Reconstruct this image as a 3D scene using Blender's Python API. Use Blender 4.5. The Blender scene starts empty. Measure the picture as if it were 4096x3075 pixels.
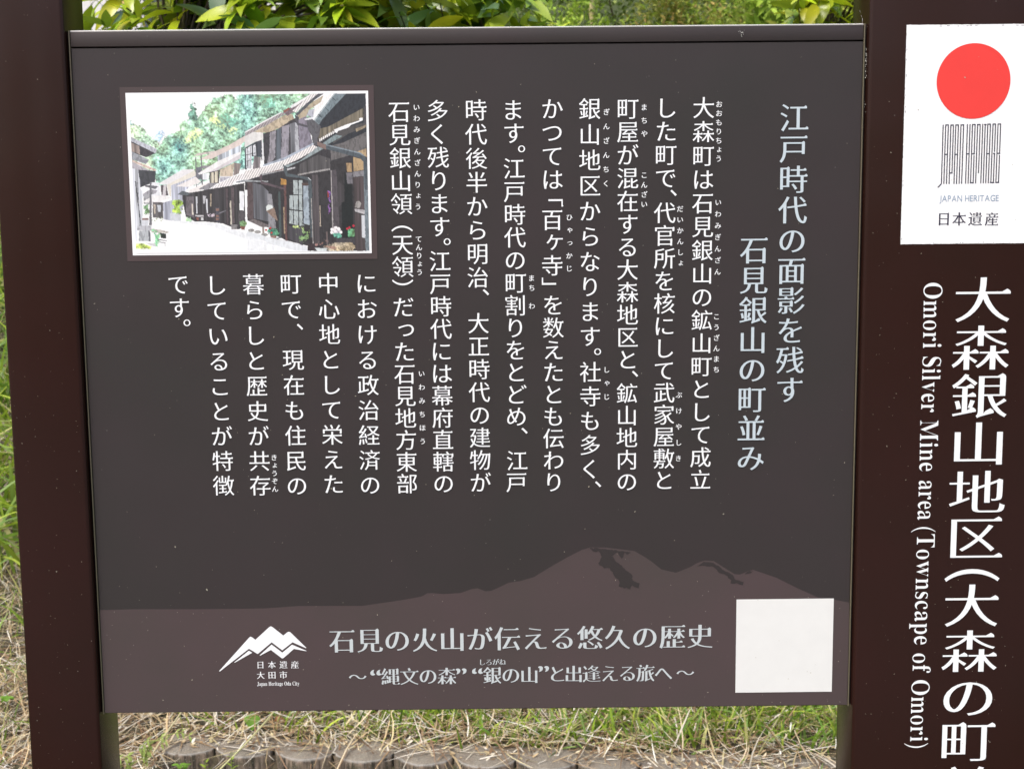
import bpy, bmesh, math, random
import numpy as np
from mathutils import Vector, Matrix, Euler

# ---------------------------------------------------------------- camera, sky, sun, exposure
sc = bpy.context.scene
C = sc.collection
PITCH, YAW, ROLL = 0.1271809637, 0.0038330803, -0.0095044767
CAM = Vector((0.04097, -1.51211, 1.45))
_f = Vector((math.sin(YAW)*math.cos(PITCH), math.cos(YAW)*math.cos(PITCH), -math.sin(PITCH)))
_r0 = Vector((math.cos(YAW), -math.sin(YAW), 0)); _u0 = _r0.cross(_f)
_r = math.cos(ROLL)*_r0 + math.sin(ROLL)*_u0; _u = -math.sin(ROLL)*_r0 + math.cos(ROLL)*_u0
cd = bpy.data.cameras.new('camera'); cam = bpy.data.objects.new('camera', cd); C.objects.link(cam)
m = Matrix.Identity(4)
for i in range(3):
    m[i][0] = _r[i]; m[i][1] = _u[i]; m[i][2] = -_f[i]; m[i][3] = CAM[i]
cam.matrix_world = m
cd.sensor_width = 36.0; cd.lens = 36.0*5200/4096
cd.clip_start = 0.05; cd.clip_end = 500
cd.dof.use_dof = True; cd.dof.focus_distance = 1.56; cd.dof.aperture_fstop = 17
sc.camera = cam

SUN_EL, SUN_AZ = math.radians(58), math.radians(215)     # azimuth clockwise from +Y (north)
w = bpy.data.worlds.new('World'); sc.world = w; w.use_nodes = True
nt = w.node_tree; nt.nodes.clear()
sky = nt.nodes.new('ShaderNodeTexSky'); sky.sky_type = 'NISHITA'; sky.sun_disc = False
sky.sun_elevation = SUN_EL; sky.sun_rotation = SUN_AZ; sky.air_density = 1.0; sky.dust_density = 4.5; sky.ozone_density = 0.6
bg = nt.nodes.new('ShaderNodeBackground'); bg.inputs[1].default_value = 0.13
wo = nt.nodes.new('ShaderNodeOutputWorld')
nt.links.new(sky.outputs[0], bg.inputs[0]); nt.links.new(bg.outputs[0], wo.inputs[0])
sl = bpy.data.lights.new('sun', 'SUN'); sl.energy = 1.5; sl.angle = math.radians(28); sl.color = (1.0, 0.975, 0.94)
so = bpy.data.objects.new('sun', sl); C.objects.link(so)
sd = Vector((math.sin(SUN_AZ)*math.cos(SUN_EL), math.cos(SUN_AZ)*math.cos(SUN_EL), math.sin(SUN_EL)))
so.rotation_euler = (-sd).to_track_quat('-Z', 'Y').to_euler(); so.location = (-2, -4, 8)
sc.view_settings.view_transform = 'Standard'; sc.view_settings.look = 'None'
sc.view_settings.exposure = 0.92; sc.view_settings.gamma = 1.0; sc.view_settings.use_curve_mapping = False

rnd = random.Random(7); R = np.random.default_rng(11)

# ---------------------------------------------------------------- helpers
def srgb(h):
    v = [int(h[i:i+2], 16)/255 for i in (0, 2, 4)]
    return [(c/12.92 if c <= 0.04045 else ((c+0.055)/1.055)**2.4) for c in v]
def tag(o, label=None, cat=None, group=None, kind=None):
    if label: o['label'] = label
    if cat: o['category'] = cat
    if group: o['group'] = group
    if kind: o['kind'] = kind
    return o
def link(name, me, mat=None, parent=None):
    if mat is not None and not me.materials: me.materials.append(mat)
    o = bpy.data.objects.new(name, me); C.objects.link(o)
    if parent is not None: o.parent = parent
    return o
def empty(name, loc=(0, 0, 0), label=None, cat=None, group=None):
    o = bpy.data.objects.new(name, None); C.objects.link(o); o.location = loc; o.empty_display_size = 0.1
    return tag(o, label, cat, group)
def mesh(name, v, f, smooth=False, tint=None):
    me = bpy.data.meshes.new(name)
    v = np.asarray(v, dtype=np.float32); 
    if isinstance(f, np.ndarray):
        k = f.shape[1]; n = len(f)
        me.vertices.add(len(v)); me.vertices.foreach_set('co', v.ravel())
        me.loops.add(n*k); me.loops.foreach_set('vertex_index', f.astype(np.int32).ravel())
        me.polygons.add(n); me.polygons.foreach_set('loop_start', np.arange(0, n*k, k, dtype=np.int32))
        me.polygons.foreach_set('use_smooth', np.full(n, smooth))
        me.update(calc_edges=True)
    else:
        me.from_pydata([tuple(p) for p in v], [], f)
        if smooth: me.polygons.foreach_set('use_smooth', [True]*len(me.polygons))
        me.update()
    if tint is not None:
        a = me.color_attributes.new('tint', 'FLOAT_COLOR', 'POINT')
        t = np.ones((len(v), 4), dtype=np.float32); t[:, :3] = tint
        a.data.foreach_set('color', t.ravel())
    return me
def box(x0, x1, y0, y1, z0, z1, bev=0.0, seg=2, vert_only=False):
    bm = bmesh.new(); bmesh.ops.create_cube(bm, size=1)
    for v in bm.verts:
        v.co = Vector(((x0+x1)/2+v.co.x*(x1-x0), (y0+y1)/2+v.co.y*(y1-y0), (z0+z1)/2+v.co.z*(z1-z0)))
    if bev > 0:
        es = [e for e in bm.edges if (not vert_only) or abs(e.verts[0].co.z-e.verts[1].co.z) > 1e-6]
        bmesh.ops.bevel(bm, geom=es, offset=bev, segments=seg, profile=0.5, affect='EDGES')
        for f in bm.faces: f.smooth = True
    me = bpy.data.meshes.new('box'); bm.to_mesh(me); bm.free()
    if bev > 0:
        try: me.set_sharp_from_angle(angle=math.radians(30))
        except Exception: pass
    return me
class N:                                   # small node helper
    def __init__(s, name):
        s.m = bpy.data.materials.new(name); s.m.use_nodes = True; s.t = s.m.node_tree; s.t.nodes.clear()
        s.o = s.t.nodes.new('ShaderNodeOutputMaterial')
    def n(s, t, ins={}, **kw):
        x = s.t.nodes.new(t)
        for k, v in kw.items(): setattr(x, k, v)
        for k, v in ins.items():
            if hasattr(v, 'is_output'): s.t.links.new(v, x.inputs[k])
            else: x.inputs[k].default_value = v
        return x
    def mix(s, fac, a, b, mode='MIX'):
        x = s.t.nodes.new('ShaderNodeMix'); x.data_type = 'RGBA'; x.blend_type = mode
        for sock, v in ((x.inputs[0], fac), (x.inputs[6], a), (x.inputs[7], b)):
            if hasattr(v, 'is_output'): s.t.links.new(v, sock)
            else: sock.default_value = v if not isinstance(v, (list, tuple)) else (*v[:3], 1)
        return x.outputs[2]
    def ramp(s, fac, pts):
        x = s.t.nodes.new('ShaderNodeValToRGB'); s.t.links.new(fac, x.inputs[0])
        e = x.color_ramp.elements
        while len(e) < len(pts): e.new(0.5)
        for el, (p, c) in zip(e, pts): el.position = p; el.color = (*c[:3], 1) if isinstance(c, (list, tuple)) else (c, c, c, 1)
        return x.outputs[0]
    def pos(s, scale=(1, 1, 1)):
        tc = s.n('ShaderNodeTexCoord'); mp = s.n('ShaderNodeMapping', {0: tc.outputs['Object']}); mp.inputs['Scale'].default_value = scale
        return mp.outputs[0]
    def noise(s, vec, scale, detail=4, rough=0.55):
        return s.n('ShaderNodeTexNoise', {'Vector': vec, 'Scale': scale, 'Detail': detail, 'Roughness': rough}).outputs[0]
    def bump(s, h, strength=0.3, dist=0.002):
        return s.n('ShaderNodeBump', {'Height': h, 'Strength': strength, 'Distance': dist}).outputs[0]
    def out(s, sh): s.t.links.new(sh, s.o.inputs[0]); return s.m
def painted(name, col, rough=0.35, spec=0.5, dirt=0.35, seed=0.0, coat=0.0):
    k = N(name); p = k.pos(); 
    n1 = k.noise(p, 6+seed, 5); n2 = k.noise(p, 260, 3, 0.7); 
    c2 = [col[0]*0.93, col[1]*0.99, col[2]*0.95]; c3 = [col[0]*1.06, col[1]*0.99, col[2]*1.03]
    base = k.ramp(n1, [(0.3, c2), (0.7, c3)])
    # sparse pale dust specks and rain runs
    sp = k.n('ShaderNodeTexVoronoi', {'Vector': p, 'Scale': 75.0}); sp.feature = 'F1'
    d = k.n('ShaderNodeMath', {0: sp.outputs['Distance'], 1: 0.035}, operation='LESS_THAN').outputs[0]
    gate = k.ramp(k.noise(p, 9.0, 2), [(0.52, 0.0), (0.60, 1.0)])
    sm = k.n('ShaderNodeMath', {0: d, 1: gate}, operation='MULTIPLY').outputs[0]
    sm = k.n('ShaderNodeMath', {0: sm, 1: dirt}, operation='MULTIPLY').outputs[0]
    base = k.mix(sm, base, (0.45, 0.43, 0.38))
    ro = k.n('ShaderNodeMapRange', {0: k.noise(p, 14, 5), 3: rough*0.8, 4: rough*1.3}).outputs[0]
    b = k.n('ShaderNodeBsdfPrincipled', {'Base Color': base, 'Roughness': ro, 'IOR': 1.45, 'Specular IOR Level': spec,
        'Coat Weight': coat, 'Coat Roughness': 0.08, 'Normal': k.n('ShaderNodeBump', {'Height': k.noise(p, 3.2, 2), 'Strength': 0.35, 'Distance': 0.006, 'Normal': k.bump(n2, 0.05, 0.0005)}).outputs[0]})
    return k.out(b.outputs[0])
def flat(name, col, rough=0.45, var=0.03, spec=0.4):
    k = N(name); n = k.noise(k.pos(), 40, 4)
    base = k.ramp(n, [(0.2, [c*(1-var) for c in col]), (0.8, [min(1, c*(1+var)) for c in col])])
    b = k.n('ShaderNodeBsdfPrincipled', {'Base Color': base, 'Roughness': rough, 'Specular IOR Level': spec})
    return k.out(b.outputs[0])
def leafy(name, rough=0.35, trans=0.35, spec=0.5, vein=True):
    k = N(name); a = k.n('ShaderNodeVertexColor', layer_name='tint').outputs[0]
    n = k.noise(k.pos(), 60, 3)
    base = k.mix(k.ramp(n, [(0.3, 0.0), (0.75, 0.35)]), a, k.mix(0.5, a, (0.16, 0.15, 0.03)))
    b = k.n('ShaderNodeBsdfPrincipled', {'Base Color': base, 'Roughness': rough, 'Specular IOR Level': spec})
    t = k.n('ShaderNodeBsdfTranslucent', {'Color': k.mix(0.4, base, (0.30, 0.42, 0.03))})
    s = k.n('ShaderNodeMixShader', {0: trans, 1: b.outputs[0], 2: t.outputs[0]})
    return k.out(s.outputs[0])

# ---------------------------------------------------------------- paints
M_panel = painted('panel_film', (0.0365, 0.0305, 0.0303), 0.36, 0.33, 0.5)
M_mauve = painted('mauve_print', (0.070, 0.0520, 0.0520), 0.36, 0.33, 0.5, 1.0)
M_brown = painted('brown_paint', (0.0225, 0.0082, 0.0062), 0.22, 0.30, 0.5, 2.0)
M_rail = painted('rail_paint', (0.040, 0.032, 0.031), 0.42, 0.33, 0.2)
M_alu = painted('aluminium_edge', (0.55, 0.55, 0.52), 0.45, 0.5, 0.5)
M_trim = painted('trim_edge', (0.13, 0.115, 0.075), 0.4, 0.5, 1.0)
M_dark = flat('dark_channel', (0.012, 0.010, 0.009), 0.6)
M_white = flat('white_print', (0.80, 0.81, 0.82), 0.5, 0.01)
M_title = flat('pale_blue_print', (0.49, 0.56, 0.60), 0.5, 0.02)
M_slogan = flat('pale_grey_print', (0.50, 0.54, 0.55), 0.5, 0.02)
M_paper = flat('white_film', (0.83, 0.83, 0.83), 0.4, 0.01)
M_red = flat('red_print', (0.74, 0.046, 0.038), 0.42, 0.03)
M_label = flat('label_film', (0.70, 0.70, 0.68), 0.45, 0.03)
M_ink = flat('dark_ink', (0.035, 0.032, 0.055), 0.5)
M_ink2 = flat('grey_blue_ink', (0.25, 0.33, 0.43), 0.5)

# ---- layout of the print, in millimetres on the face of the sign (x from its middle, z above the ground)
TEXT=[
 ('text_line|1', 'body', '大森町は石見銀山の鉱山町として成立', 268.7, 1572.9, 268.6, 1141.1, 26, 26, 'v'),
 ('text_line|2', 'body', 'した町で', 225.9, 1573.0, 225.6, 1494.0, 26, 26, 'v'),
 ('text_line|2', 'body', '、', 234.8, 1476.9, 234.8, 1476.9, 26, 26, 'v'),
 ('text_line|2', 'body', '代官所を核にして武家屋敷と', 224.8, 1454.4, 225.3, 1140.8, 26, 26, 'v'),
 ('text_line|3', 'body', '町屋が混在する大森地区と', 181.9, 1572.7, 182.1, 1284.8, 26, 26, 'v'),
 ('text_line|3', 'body', '、', 191.0, 1267.8, 191.0, 1267.8, 26, 26, 'v'),
 ('text_line|3', 'body', '鉱山地内の', 181.5, 1245.0, 181.7, 1139.7, 26, 26, 'v'),
 ('text_line|4', 'body', '銀山地区からなります', 138.5, 1572.8, 138.3, 1312.4, 26, 26, 'v'),
 ('text_line|4', 'body', '。', 147.2, 1294.3, 147.2, 1294.3, 26, 26, 'v'),
 ('text_line|4', 'body', '社寺も多く', 138.7, 1270.5, 138.0, 1155.2, 26, 26, 'v'),
 ('text_line|4', 'body', '、', 147.6, 1136.8, 147.6, 1136.8, 26, 26, 'v'),
 ('text_line|5', 'body', 'かつては', 95.6, 1573.2, 95.5, 1493.5, 26, 26, 'v'),
 ('text_line|5', 'body', '「', 99.3, 1466.7, 99.3, 1466.7, 26, 26, 'v'),
 ('text_line|5', 'body', '百', 95.0, 1447.5, 95.0, 1447.5, 26, 26, 'v'),
 ('text_line|5', 'body', 'ヶ', 97.6, 1421.7, 97.6, 1421.7, 26, 26, 'v'),
 ('text_line|5', 'body', '寺', 94.7, 1395.1, 94.7, 1395.1, 26, 26, 'v'),
 ('text_line|5', 'body', '」', 90.8, 1377.0, 90.8, 1377.0, 26, 26, 'v'),
 ('text_line|6', 'body', 'を数えたとも伝わり', 95.5, 1349.3, 95.1, 1139.9, 26, 26, 'v'),
 ('text_line|7', 'body', 'ます', 50.7, 1572.2, 51.4, 1546.2, 26, 26, 'v'),
 ('text_line|7', 'body', '。', 60.3, 1528.4, 60.3, 1528.4, 26, 26, 'v'),
 ('text_line|7', 'body', '江戸時代の町', 51.5, 1506.3, 52.0, 1375.7, 26, 26, 'v'),
 ('text_line|8', 'body', '割りをとどめ', 51.3, 1349.3, 51.6, 1218.9, 26, 26, 'v'),
 ('text_line|8', 'body', '、', 61.0, 1201.7, 61.0, 1201.7, 26, 26, 'v'),
 ('text_line|8', 'body', '江戸', 51.9, 1166.2, 51.1, 1140.3, 26, 26, 'v'),
 ('text_line|9', 'body', '時代後半から明治', 8.4, 1572.6, 8.3, 1382.2, 26, 26, 'v'),
 ('text_line|9', 'body', '、', 17.5, 1364.9, 17.5, 1364.9, 26, 26, 'v'),
 ('text_line|9', 'body', '大正時代の建物が', 8.3, 1329.0, 8.5, 1140.3, 26, 26, 'v'),
 ('text_line|10', 'body', '多く残ります', -35.4, 1572.3, -35.1, 1440.9, 26, 26, 'v'),
 ('text_line|10', 'body', '。', -26.6, 1423.6, -26.6, 1423.6, 26, 26, 'v'),
 ('text_line|10', 'body', '江戸時代には幕府直轄の', -35.3, 1401.4, -35.2, 1139.7, 26, 26, 'v'),
 ('text_line|11', 'body', '石見銀山領', -79.1, 1571.5, -78.4, 1467.4, 26, 26, 'v'),
 ('text_line|11', 'body', '（', -78.4, 1439.1, -78.4, 1439.1, 26, 26, 'v'),
 ('text_line|11', 'body', '天領', -78.3, 1420.8, -78.4, 1395.3, 26, 26, 'v'),
 ('text_line|11', 'body', '）', -78.9, 1377.2, -78.9, 1377.2, 26, 26, 'v'),
 ('text_line|11', 'body', 'だった石見地方東部', -78.6, 1348.8, -78.5, 1139.9, 26, 26, 'v'),
 ('text_line|12', 'body', 'における政治経済の', -121.2, 1376.6, -122.2, 1138.9, 26, 26, 'v'),
 ('text_line|13', 'body', '中心地として栄えた', -165.2, 1377.0, -165.4, 1140.2, 26, 26, 'v'),
 ('text_line|14', 'body', '町で', -208.8, 1377.1, -208.9, 1347.4, 26, 26, 'v'),
 ('text_line|14', 'body', '、', -199.5, 1326.8, -199.5, 1326.8, 26, 26, 'v'),
 ('text_line|14', 'body', '現在も住民の', -208.6, 1288.4, -208.7, 1138.9, 26, 26, 'v'),
 ('text_line|15', 'body', '暮らしと歴史が共存', -252.1, 1376.7, -252.1, 1139.3, 26, 26, 'v'),
 ('text_line|16', 'body', 'していることが特徴', -295.2, 1376.2, -295.4, 1139.8, 26, 26, 'v'),
 ('text_line|17', 'body', 'です', -339.1, 1377.5, -339.0, 1350.4, 26, 26, 'v'),
 ('text_line|17', 'body', '。', -330.7, 1332.8, -330.7, 1332.8, 26, 26, 'v'),
 ('title_line|1', 'title', '江戸時代の面影を残す', 372.4, 1560.6, 372.4, 1247.4, 34.3, 34.3, 'v'),
 ('title_line|2', 'title', '石見銀山の町並み', 328.6, 1410.7, 327.9, 1166.9, 34.3, 34.3, 'v'),
 ('reading_aid|1', 'ruby', 'おおもりちょう', 286.2, 1576.6, 286.3, 1515.3, 7.9, 7.9, 'v'),
 ('reading_aid|2', 'ruby', 'いわみぎんざん', 286.3, 1465.7, 286.4, 1386.0, 7.9, 7.9, 'v'),
 ('reading_aid|3', 'ruby', 'こうざんまち', 285.8, 1334.0, 286.2, 1272.0, 7.9, 7.9, 'v'),
 ('reading_aid|4', 'ruby', 'だいかんしょ', 242.4, 1458.7, 243.2, 1396.5, 7.9, 7.9, 'v'),
 ('reading_aid|5', 'ruby', 'ぶけやしき', 242.7, 1242.4, 242.5, 1166.9, 7.9, 7.9, 'v'),
 ('reading_aid|6', 'ruby', 'まちや', 200.6, 1573.9, 201.0, 1544.2, 7.9, 7.9, 'v'),
 ('reading_aid|7', 'ruby', 'こんざい', 200.9, 1497.5, 201.0, 1464.4, 7.9, 7.9, 'v'),
 ('reading_aid|8', 'ruby', 'ぎんざんちく', 157.6, 1569.0, 157.0, 1488.3, 7.9, 7.9, 'v'),
 ('reading_aid|9', 'ruby', 'しゃじ', 157.6, 1273.0, 157.6, 1241.1, 7.9, 7.9, 'v'),
 ('reading_aid|10', 'ruby', 'ひゃっかじ', 114.8, 1450.2, 114.3, 1391.5, 7.9, 7.9, 'v'),
 ('reading_aid|11', 'ruby', 'まち', 70.5, 1380.8, 70.8, 1369.5, 7.9, 7.9, 'v'),
 ('reading_aid|12', 'ruby', 'わ', 70.7, 1348.5, 70.7, 1348.5, 7.9, 7.9, 'v'),
 ('reading_aid|13', 'ruby', 'いわみぎんざんりょう', -59.2, 1576.3, -59.5, 1464.0, 7.9, 7.9, 'v'),
 ('reading_aid|14', 'ruby', 'てんりょう', -59.4, 1427.0, -59.1, 1388.9, 7.9, 7.9, 'v'),
 ('reading_aid|15', 'ruby', 'いわみちほう', -59.0, 1270.7, -59.1, 1190.5, 7.9, 7.9, 'v'),
 ('reading_aid|16', 'ruby', 'きょうぞん', -234.7, 1172.9, -234.7, 1135.1, 7.9, 7.9, 'v'),
 ('slogan_text', 'foot', '石見の火山が伝える悠久の歴史', -160.3, 948.6, 269.9, 949.7, 32.5, 32.5, 'h'),
 ('slogan_text', 'foot', '〜', -142.7, 903.5, -142.7, 903.5, 23.2, 23.2, 'h'),
 ('slogan_text', 'foot', '“', -120.8, 908.9, -120.8, 908.9, 34, 34, 'h'),
 ('slogan_text', 'foot', '縄文の森', -103.1, 903.4, -35.2, 903.5, 23.2, 23.2, 'h'),
 ('slogan_text', 'foot', '”', -17.9, 908.9, -17.9, 908.9, 34, 34, 'h'),
 ('slogan_text', 'foot', '“', 1.9, 909.5, 1.9, 909.5, 34, 34, 'h'),
 ('slogan_text', 'foot', '銀の山', 19.7, 903.7, 64.4, 903.7, 23.2, 23.2, 'h'),
 ('slogan_text', 'foot', '”', 81.6, 910.7, 81.6, 910.7, 34, 34, 'h'),
 ('slogan_text', 'foot', 'と', 97.9, 904.5, 97.9, 904.5, 23.2, 23.2, 'h'),
 ('slogan_text', 'foot', '出逢える旅へ', 117.9, 904.3, 226.2, 904.5, 23.2, 23.2, 'h'),
 ('slogan_text', 'foot', '〜', 252.7, 904.2, 252.7, 904.2, 23.2, 23.2, 'h'),
 ('slogan_text', 'foot', 'しろがね', 7.6, 920.2, 32.1, 920.2, 8.6, 8.6, 'h'),
 ('emblem_text', 'foot2', '日本遺産', -259.4, 919.8, -217.9, 919.6, 10, 10, 'h'),
 ('emblem_text', 'foot2', '大田市', -259.5, 906.9, -232.2, 907.1, 10, 10, 'h'),
 ('emblem_text', 'slab', 'Japan Heritage Oda City', -264.0, 896.0, -213.3, 896.2, 7.0, 7.0, 'w'),
]
COLTEXT=[
 ('name_text', 'big', '大', 592.5, 1351.5, 592.5, 1351.5, 70, 57.5, 'v'),
 ('name_text', 'big', '森', 592.0, 1295.6, 592.0, 1295.6, 70, 57.5, 'v'),
 ('name_text', 'big', '銀', 593.1, 1239.3, 593.1, 1239.3, 70, 57.5, 'v'),
 ('name_text', 'big', '山', 593.4, 1182.8, 593.4, 1182.8, 70, 57.5, 'v'),
 ('name_text', 'big', '地', 593.9, 1124.6, 593.9, 1124.6, 70, 57.5, 'v'),
 ('name_text', 'big', '区', 593.7, 1069.5, 593.7, 1069.5, 70, 57.5, 'v'),
 ('name_text', 'big', '（', 591.5, 1024.2, 591.5, 1024.2, 70, 57.5, 'v'),
 ('name_text', 'big', '大', 592.2, 987.3, 592.2, 987.3, 70, 57.5, 'v'),
 ('name_text', 'big', '森', 591.9, 930.9, 591.9, 930.9, 70, 57.5, 'v'),
 ('name_text', 'big', 'の', 592.0, 873.5, 592.0, 873.5, 70, 57.5, 'v'),
 ('name_text', 'big', '町', 593.3, 818.5, 593.3, 818.5, 70, 57.5, 'v'),
 ('name_text', 'big', '並', 593.8, 760.4, 593.8, 760.4, 70, 57.5, 'v'),
 ('name_text', 'big', 'み', 594.4, 701.9, 594.4, 701.9, 70, 57.5, 'v'),
 ('name_text', 'big', '）', 595.0, 658.0, 595.0, 658.0, 70, 57.5, 'v'),
 ('english_name_text', 'latin', 'Omori', 523.6, 1371.3, 524.9, 1295.9, 40, 40, 'r'),
 ('english_name_text', 'latin', 'Silver', 524.9, 1285.7, 524.9, 1220.4, 40, 40, 'r'),
 ('english_name_text', 'latin', 'Mine', 524.3, 1210.6, 525.1, 1150.5, 40, 40, 'r'),
 ('english_name_text', 'latin', 'area', 525.1, 1139.0, 524.7, 1092.1, 40, 40, 'r'),
 ('english_name_text', 'latin', '(Townscape', 524.6, 1083.3, 525.1, 939.7, 40, 40, 'r'),
 ('english_name_text', 'latin', 'of', 523.8, 928.7, 524.4, 904.5, 40, 40, 'r'),
 ('english_name_text', 'latin', 'Omori)', 523.8, 895.5, 524.0, 810.5, 40, 40, 'r'),
 ('caption_text', 'sans', 'JAPAN HERITAGE', 538.5, 1467.5, 606.4, 1467.2, 10, 10, 'w'),
 ('caption_kanji', 'foot2', '日', 544.1, 1444.3, 544.1, 1444.3, 16.6, 16.6, 'h'),
 ('caption_kanji', 'foot2', '本', 561.7, 1444.2, 561.7, 1444.2, 16.6, 16.6, 'h'),
 ('caption_kanji', 'foot2', '遺', 580.3, 1444.0, 580.3, 1444.0, 16.6, 16.6, 'h'),
 ('caption_kanji', 'foot2', '産', 599.3, 1443.8, 599.3, 1443.8, 16.6, 16.6, 'h'),
]
EMBLEM= [[(-309.4, 912.7), (-271.4, 954.3), (-269.9, 955.0), (-268.1, 954.2), (-264.3, 951.2), (-247.2, 966.7), (-245.1, 967.6), (-243.1, 966.5), (-230.7, 956.1), (-225.8, 960.0), (-223.9, 960.8), (-222.1, 960.0), (-203.5, 940.6), (-204.0, 940.1), (-219.9, 947.5), (-232.5, 937.7), (-244.9, 947.7), (-261.8, 933.7), (-262.7, 933.7), (-272.4, 940.1), (-308.3, 912.3)], [(-290.8, 923.3), (-273.3, 937.2), (-272.3, 937.6), (-268.6, 935.1), (-290.1, 923.0)], [(-259.9, 931.8), (-245.1, 945.1), (-232.6, 934.9), (-220.6, 944.6), (-203.4, 936.8), (-203.8, 936.3), (-218.4, 939.3), (-231.4, 928.0), (-232.7, 927.5), (-233.9, 928.2), (-246.1, 938.3), (-259.2, 931.4)]]
MOUNTAIN= [(-447.6, 989.7), (-409.2, 990.4), (-336.2, 989.6), (-281.5, 989.5), (-250.4, 989.8), (-212.0, 992.2), (-135.3, 991.5), (-116.9, 994.1), (-89.5, 997.8), (-65.6, 1001.9), (-62.2, 1003.0), (-57.1, 1006.3), (-52.1, 1006.5), (-37.1, 1005.0), (-17.1, 1006.1), (-4.5, 1010.6), (3.0, 1011.8), (13.0, 1007.8), (19.2, 1008.3), (28.0, 1012.0), (40.6, 1018.1), (54.4, 1020.0), (70.7, 1024.7), (90.7, 1037.0), (110.7, 1048.4), (128.2, 1057.4), (138.2, 1060.3), (156.9, 1059.9), (190.6, 1055.4), (201.8, 1048.7), (210.6, 1042.9), (223.1, 1032.5), (240.7, 1028.2), (258.1, 1035.2), (265.6, 1039.8), (274.3, 1042.8), (285.6, 1042.1), (300.7, 1032.2), (310.7, 1025.9), (317.0, 1025.1), (325.7, 1028.9), (333.2, 1030.8), (345.8, 1026.1), (360.9, 1020.8), (373.5, 1014.2), (386.2, 1007.6), (398.8, 1001.8), (411.5, 995.7), (424.1, 994.3), (446.8, 989.7)]
CRAGS= [[(137.0, 1059.6), (143.2, 1055.2), (148.2, 1055.9), (151.9, 1048.7), (147.7, 1041.0), (154.4, 1034.6), (161.9, 1034.5), (168.2, 1022.9), (173.2, 1017.7), (171.9, 1012.5), (185.7, 1008.5), (188.2, 1013.6), (195.7, 1009.7), (197.2, 1016.1), (188.7, 1019.6), (187.7, 1026.5), (180.7, 1031.7), (175.6, 1038.2), (168.1, 1043.4), (164.4, 1049.8), (170.6, 1054.1), (175.6, 1046.4), (179.4, 1054.0), (181.9, 1050.9), (186.9, 1053.9), (156.9, 1058.1)], [(274.3, 1041.7), (265.6, 1035.9), (275.6, 1036.6), (285.6, 1034.9), (293.2, 1027.2), (300.7, 1024.5), (307.1, 1018.3), (305.9, 1014.9), (313.4, 1014.9), (320.9, 1012.2), (321.6, 1016.1), (310.8, 1020.0), (308.2, 1025.2), (298.2, 1030.4), (285.6, 1039.6)], [(325.7, 1028.4), (320.8, 1023.8), (330.7, 1027.5), (333.2, 1029.8)]]
LOGOTYPE= [[(539.9, 1550.5), (540.0, 1484.3), (536.2, 1480.3)], [(542.8, 1550.2), (545.8, 1550.3)], [(542.8, 1550.5), (542.8, 1484.3)], [(545.8, 1550.5), (545.8, 1484.2)], [(542.8, 1517.3), (545.8, 1517.3)], [(554.3, 1550.1), (557.3, 1550.2)], [(554.3, 1550.4), (554.4, 1484.2)], [(557.3, 1550.4), (557.4, 1484.1)], [(554.3, 1517.2), (557.3, 1517.2)], [(548.7, 1550.1), (551.6, 1550.2)], [(548.7, 1550.4), (548.8, 1484.2)], [(551.6, 1550.4), (551.7, 1496.0)], [(548.9, 1496.3), (552.2, 1496.3)], [(560.2, 1550.1), (563.2, 1550.2)], [(560.2, 1550.5), (560.3, 1484.3)], [(563.2, 1550.6), (563.2, 1484.3)], [(567.5, 1550.7), (567.7, 1484.4)], [(570.5, 1550.7), (570.6, 1484.4)], [(567.6, 1517.6), (570.5, 1517.8)], [(573.3, 1550.5), (576.3, 1550.6)], [(573.3, 1550.8), (573.4, 1484.7)], [(576.3, 1550.8), (576.3, 1517.1)], [(573.3, 1517.6), (576.9, 1517.7)], [(576.3, 1515.6), (576.3, 1484.7)], [(572.9, 1485.1), (576.8, 1485.1)], [(579.2, 1550.4), (582.2, 1550.5)], [(579.1, 1550.8), (579.2, 1484.6)], [(582.1, 1550.7), (582.1, 1496.0)], [(585.0, 1550.9), (585.1, 1484.6)], [(586.6, 1550.4), (589.1, 1550.4)], [(587.8, 1550.7), (587.9, 1484.7)], [(590.7, 1550.7), (593.8, 1550.7)], [(590.7, 1550.9), (590.8, 1484.6)], [(593.7, 1551.0), (593.7, 1484.7)], [(590.8, 1517.7), (593.7, 1517.8)], [(596.7, 1550.8), (599.6, 1550.8)], [(596.7, 1550.9), (596.6, 1484.9)], [(599.5, 1550.9), (599.5, 1519.8)], [(598.1, 1517.8), (600.1, 1517.9)], [(599.5, 1518.2), (599.5, 1484.8)], [(596.0, 1485.1), (600.1, 1485.1)], [(602.4, 1550.7), (605.5, 1550.8)], [(602.4, 1550.9), (602.4, 1484.9)], [(605.4, 1551.0), (605.4, 1517.4)], [(602.4, 1517.9), (605.9, 1517.9)], [(605.4, 1515.8), (605.4, 1484.9)], [(601.9, 1485.2), (605.9, 1485.3)]]
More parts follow.
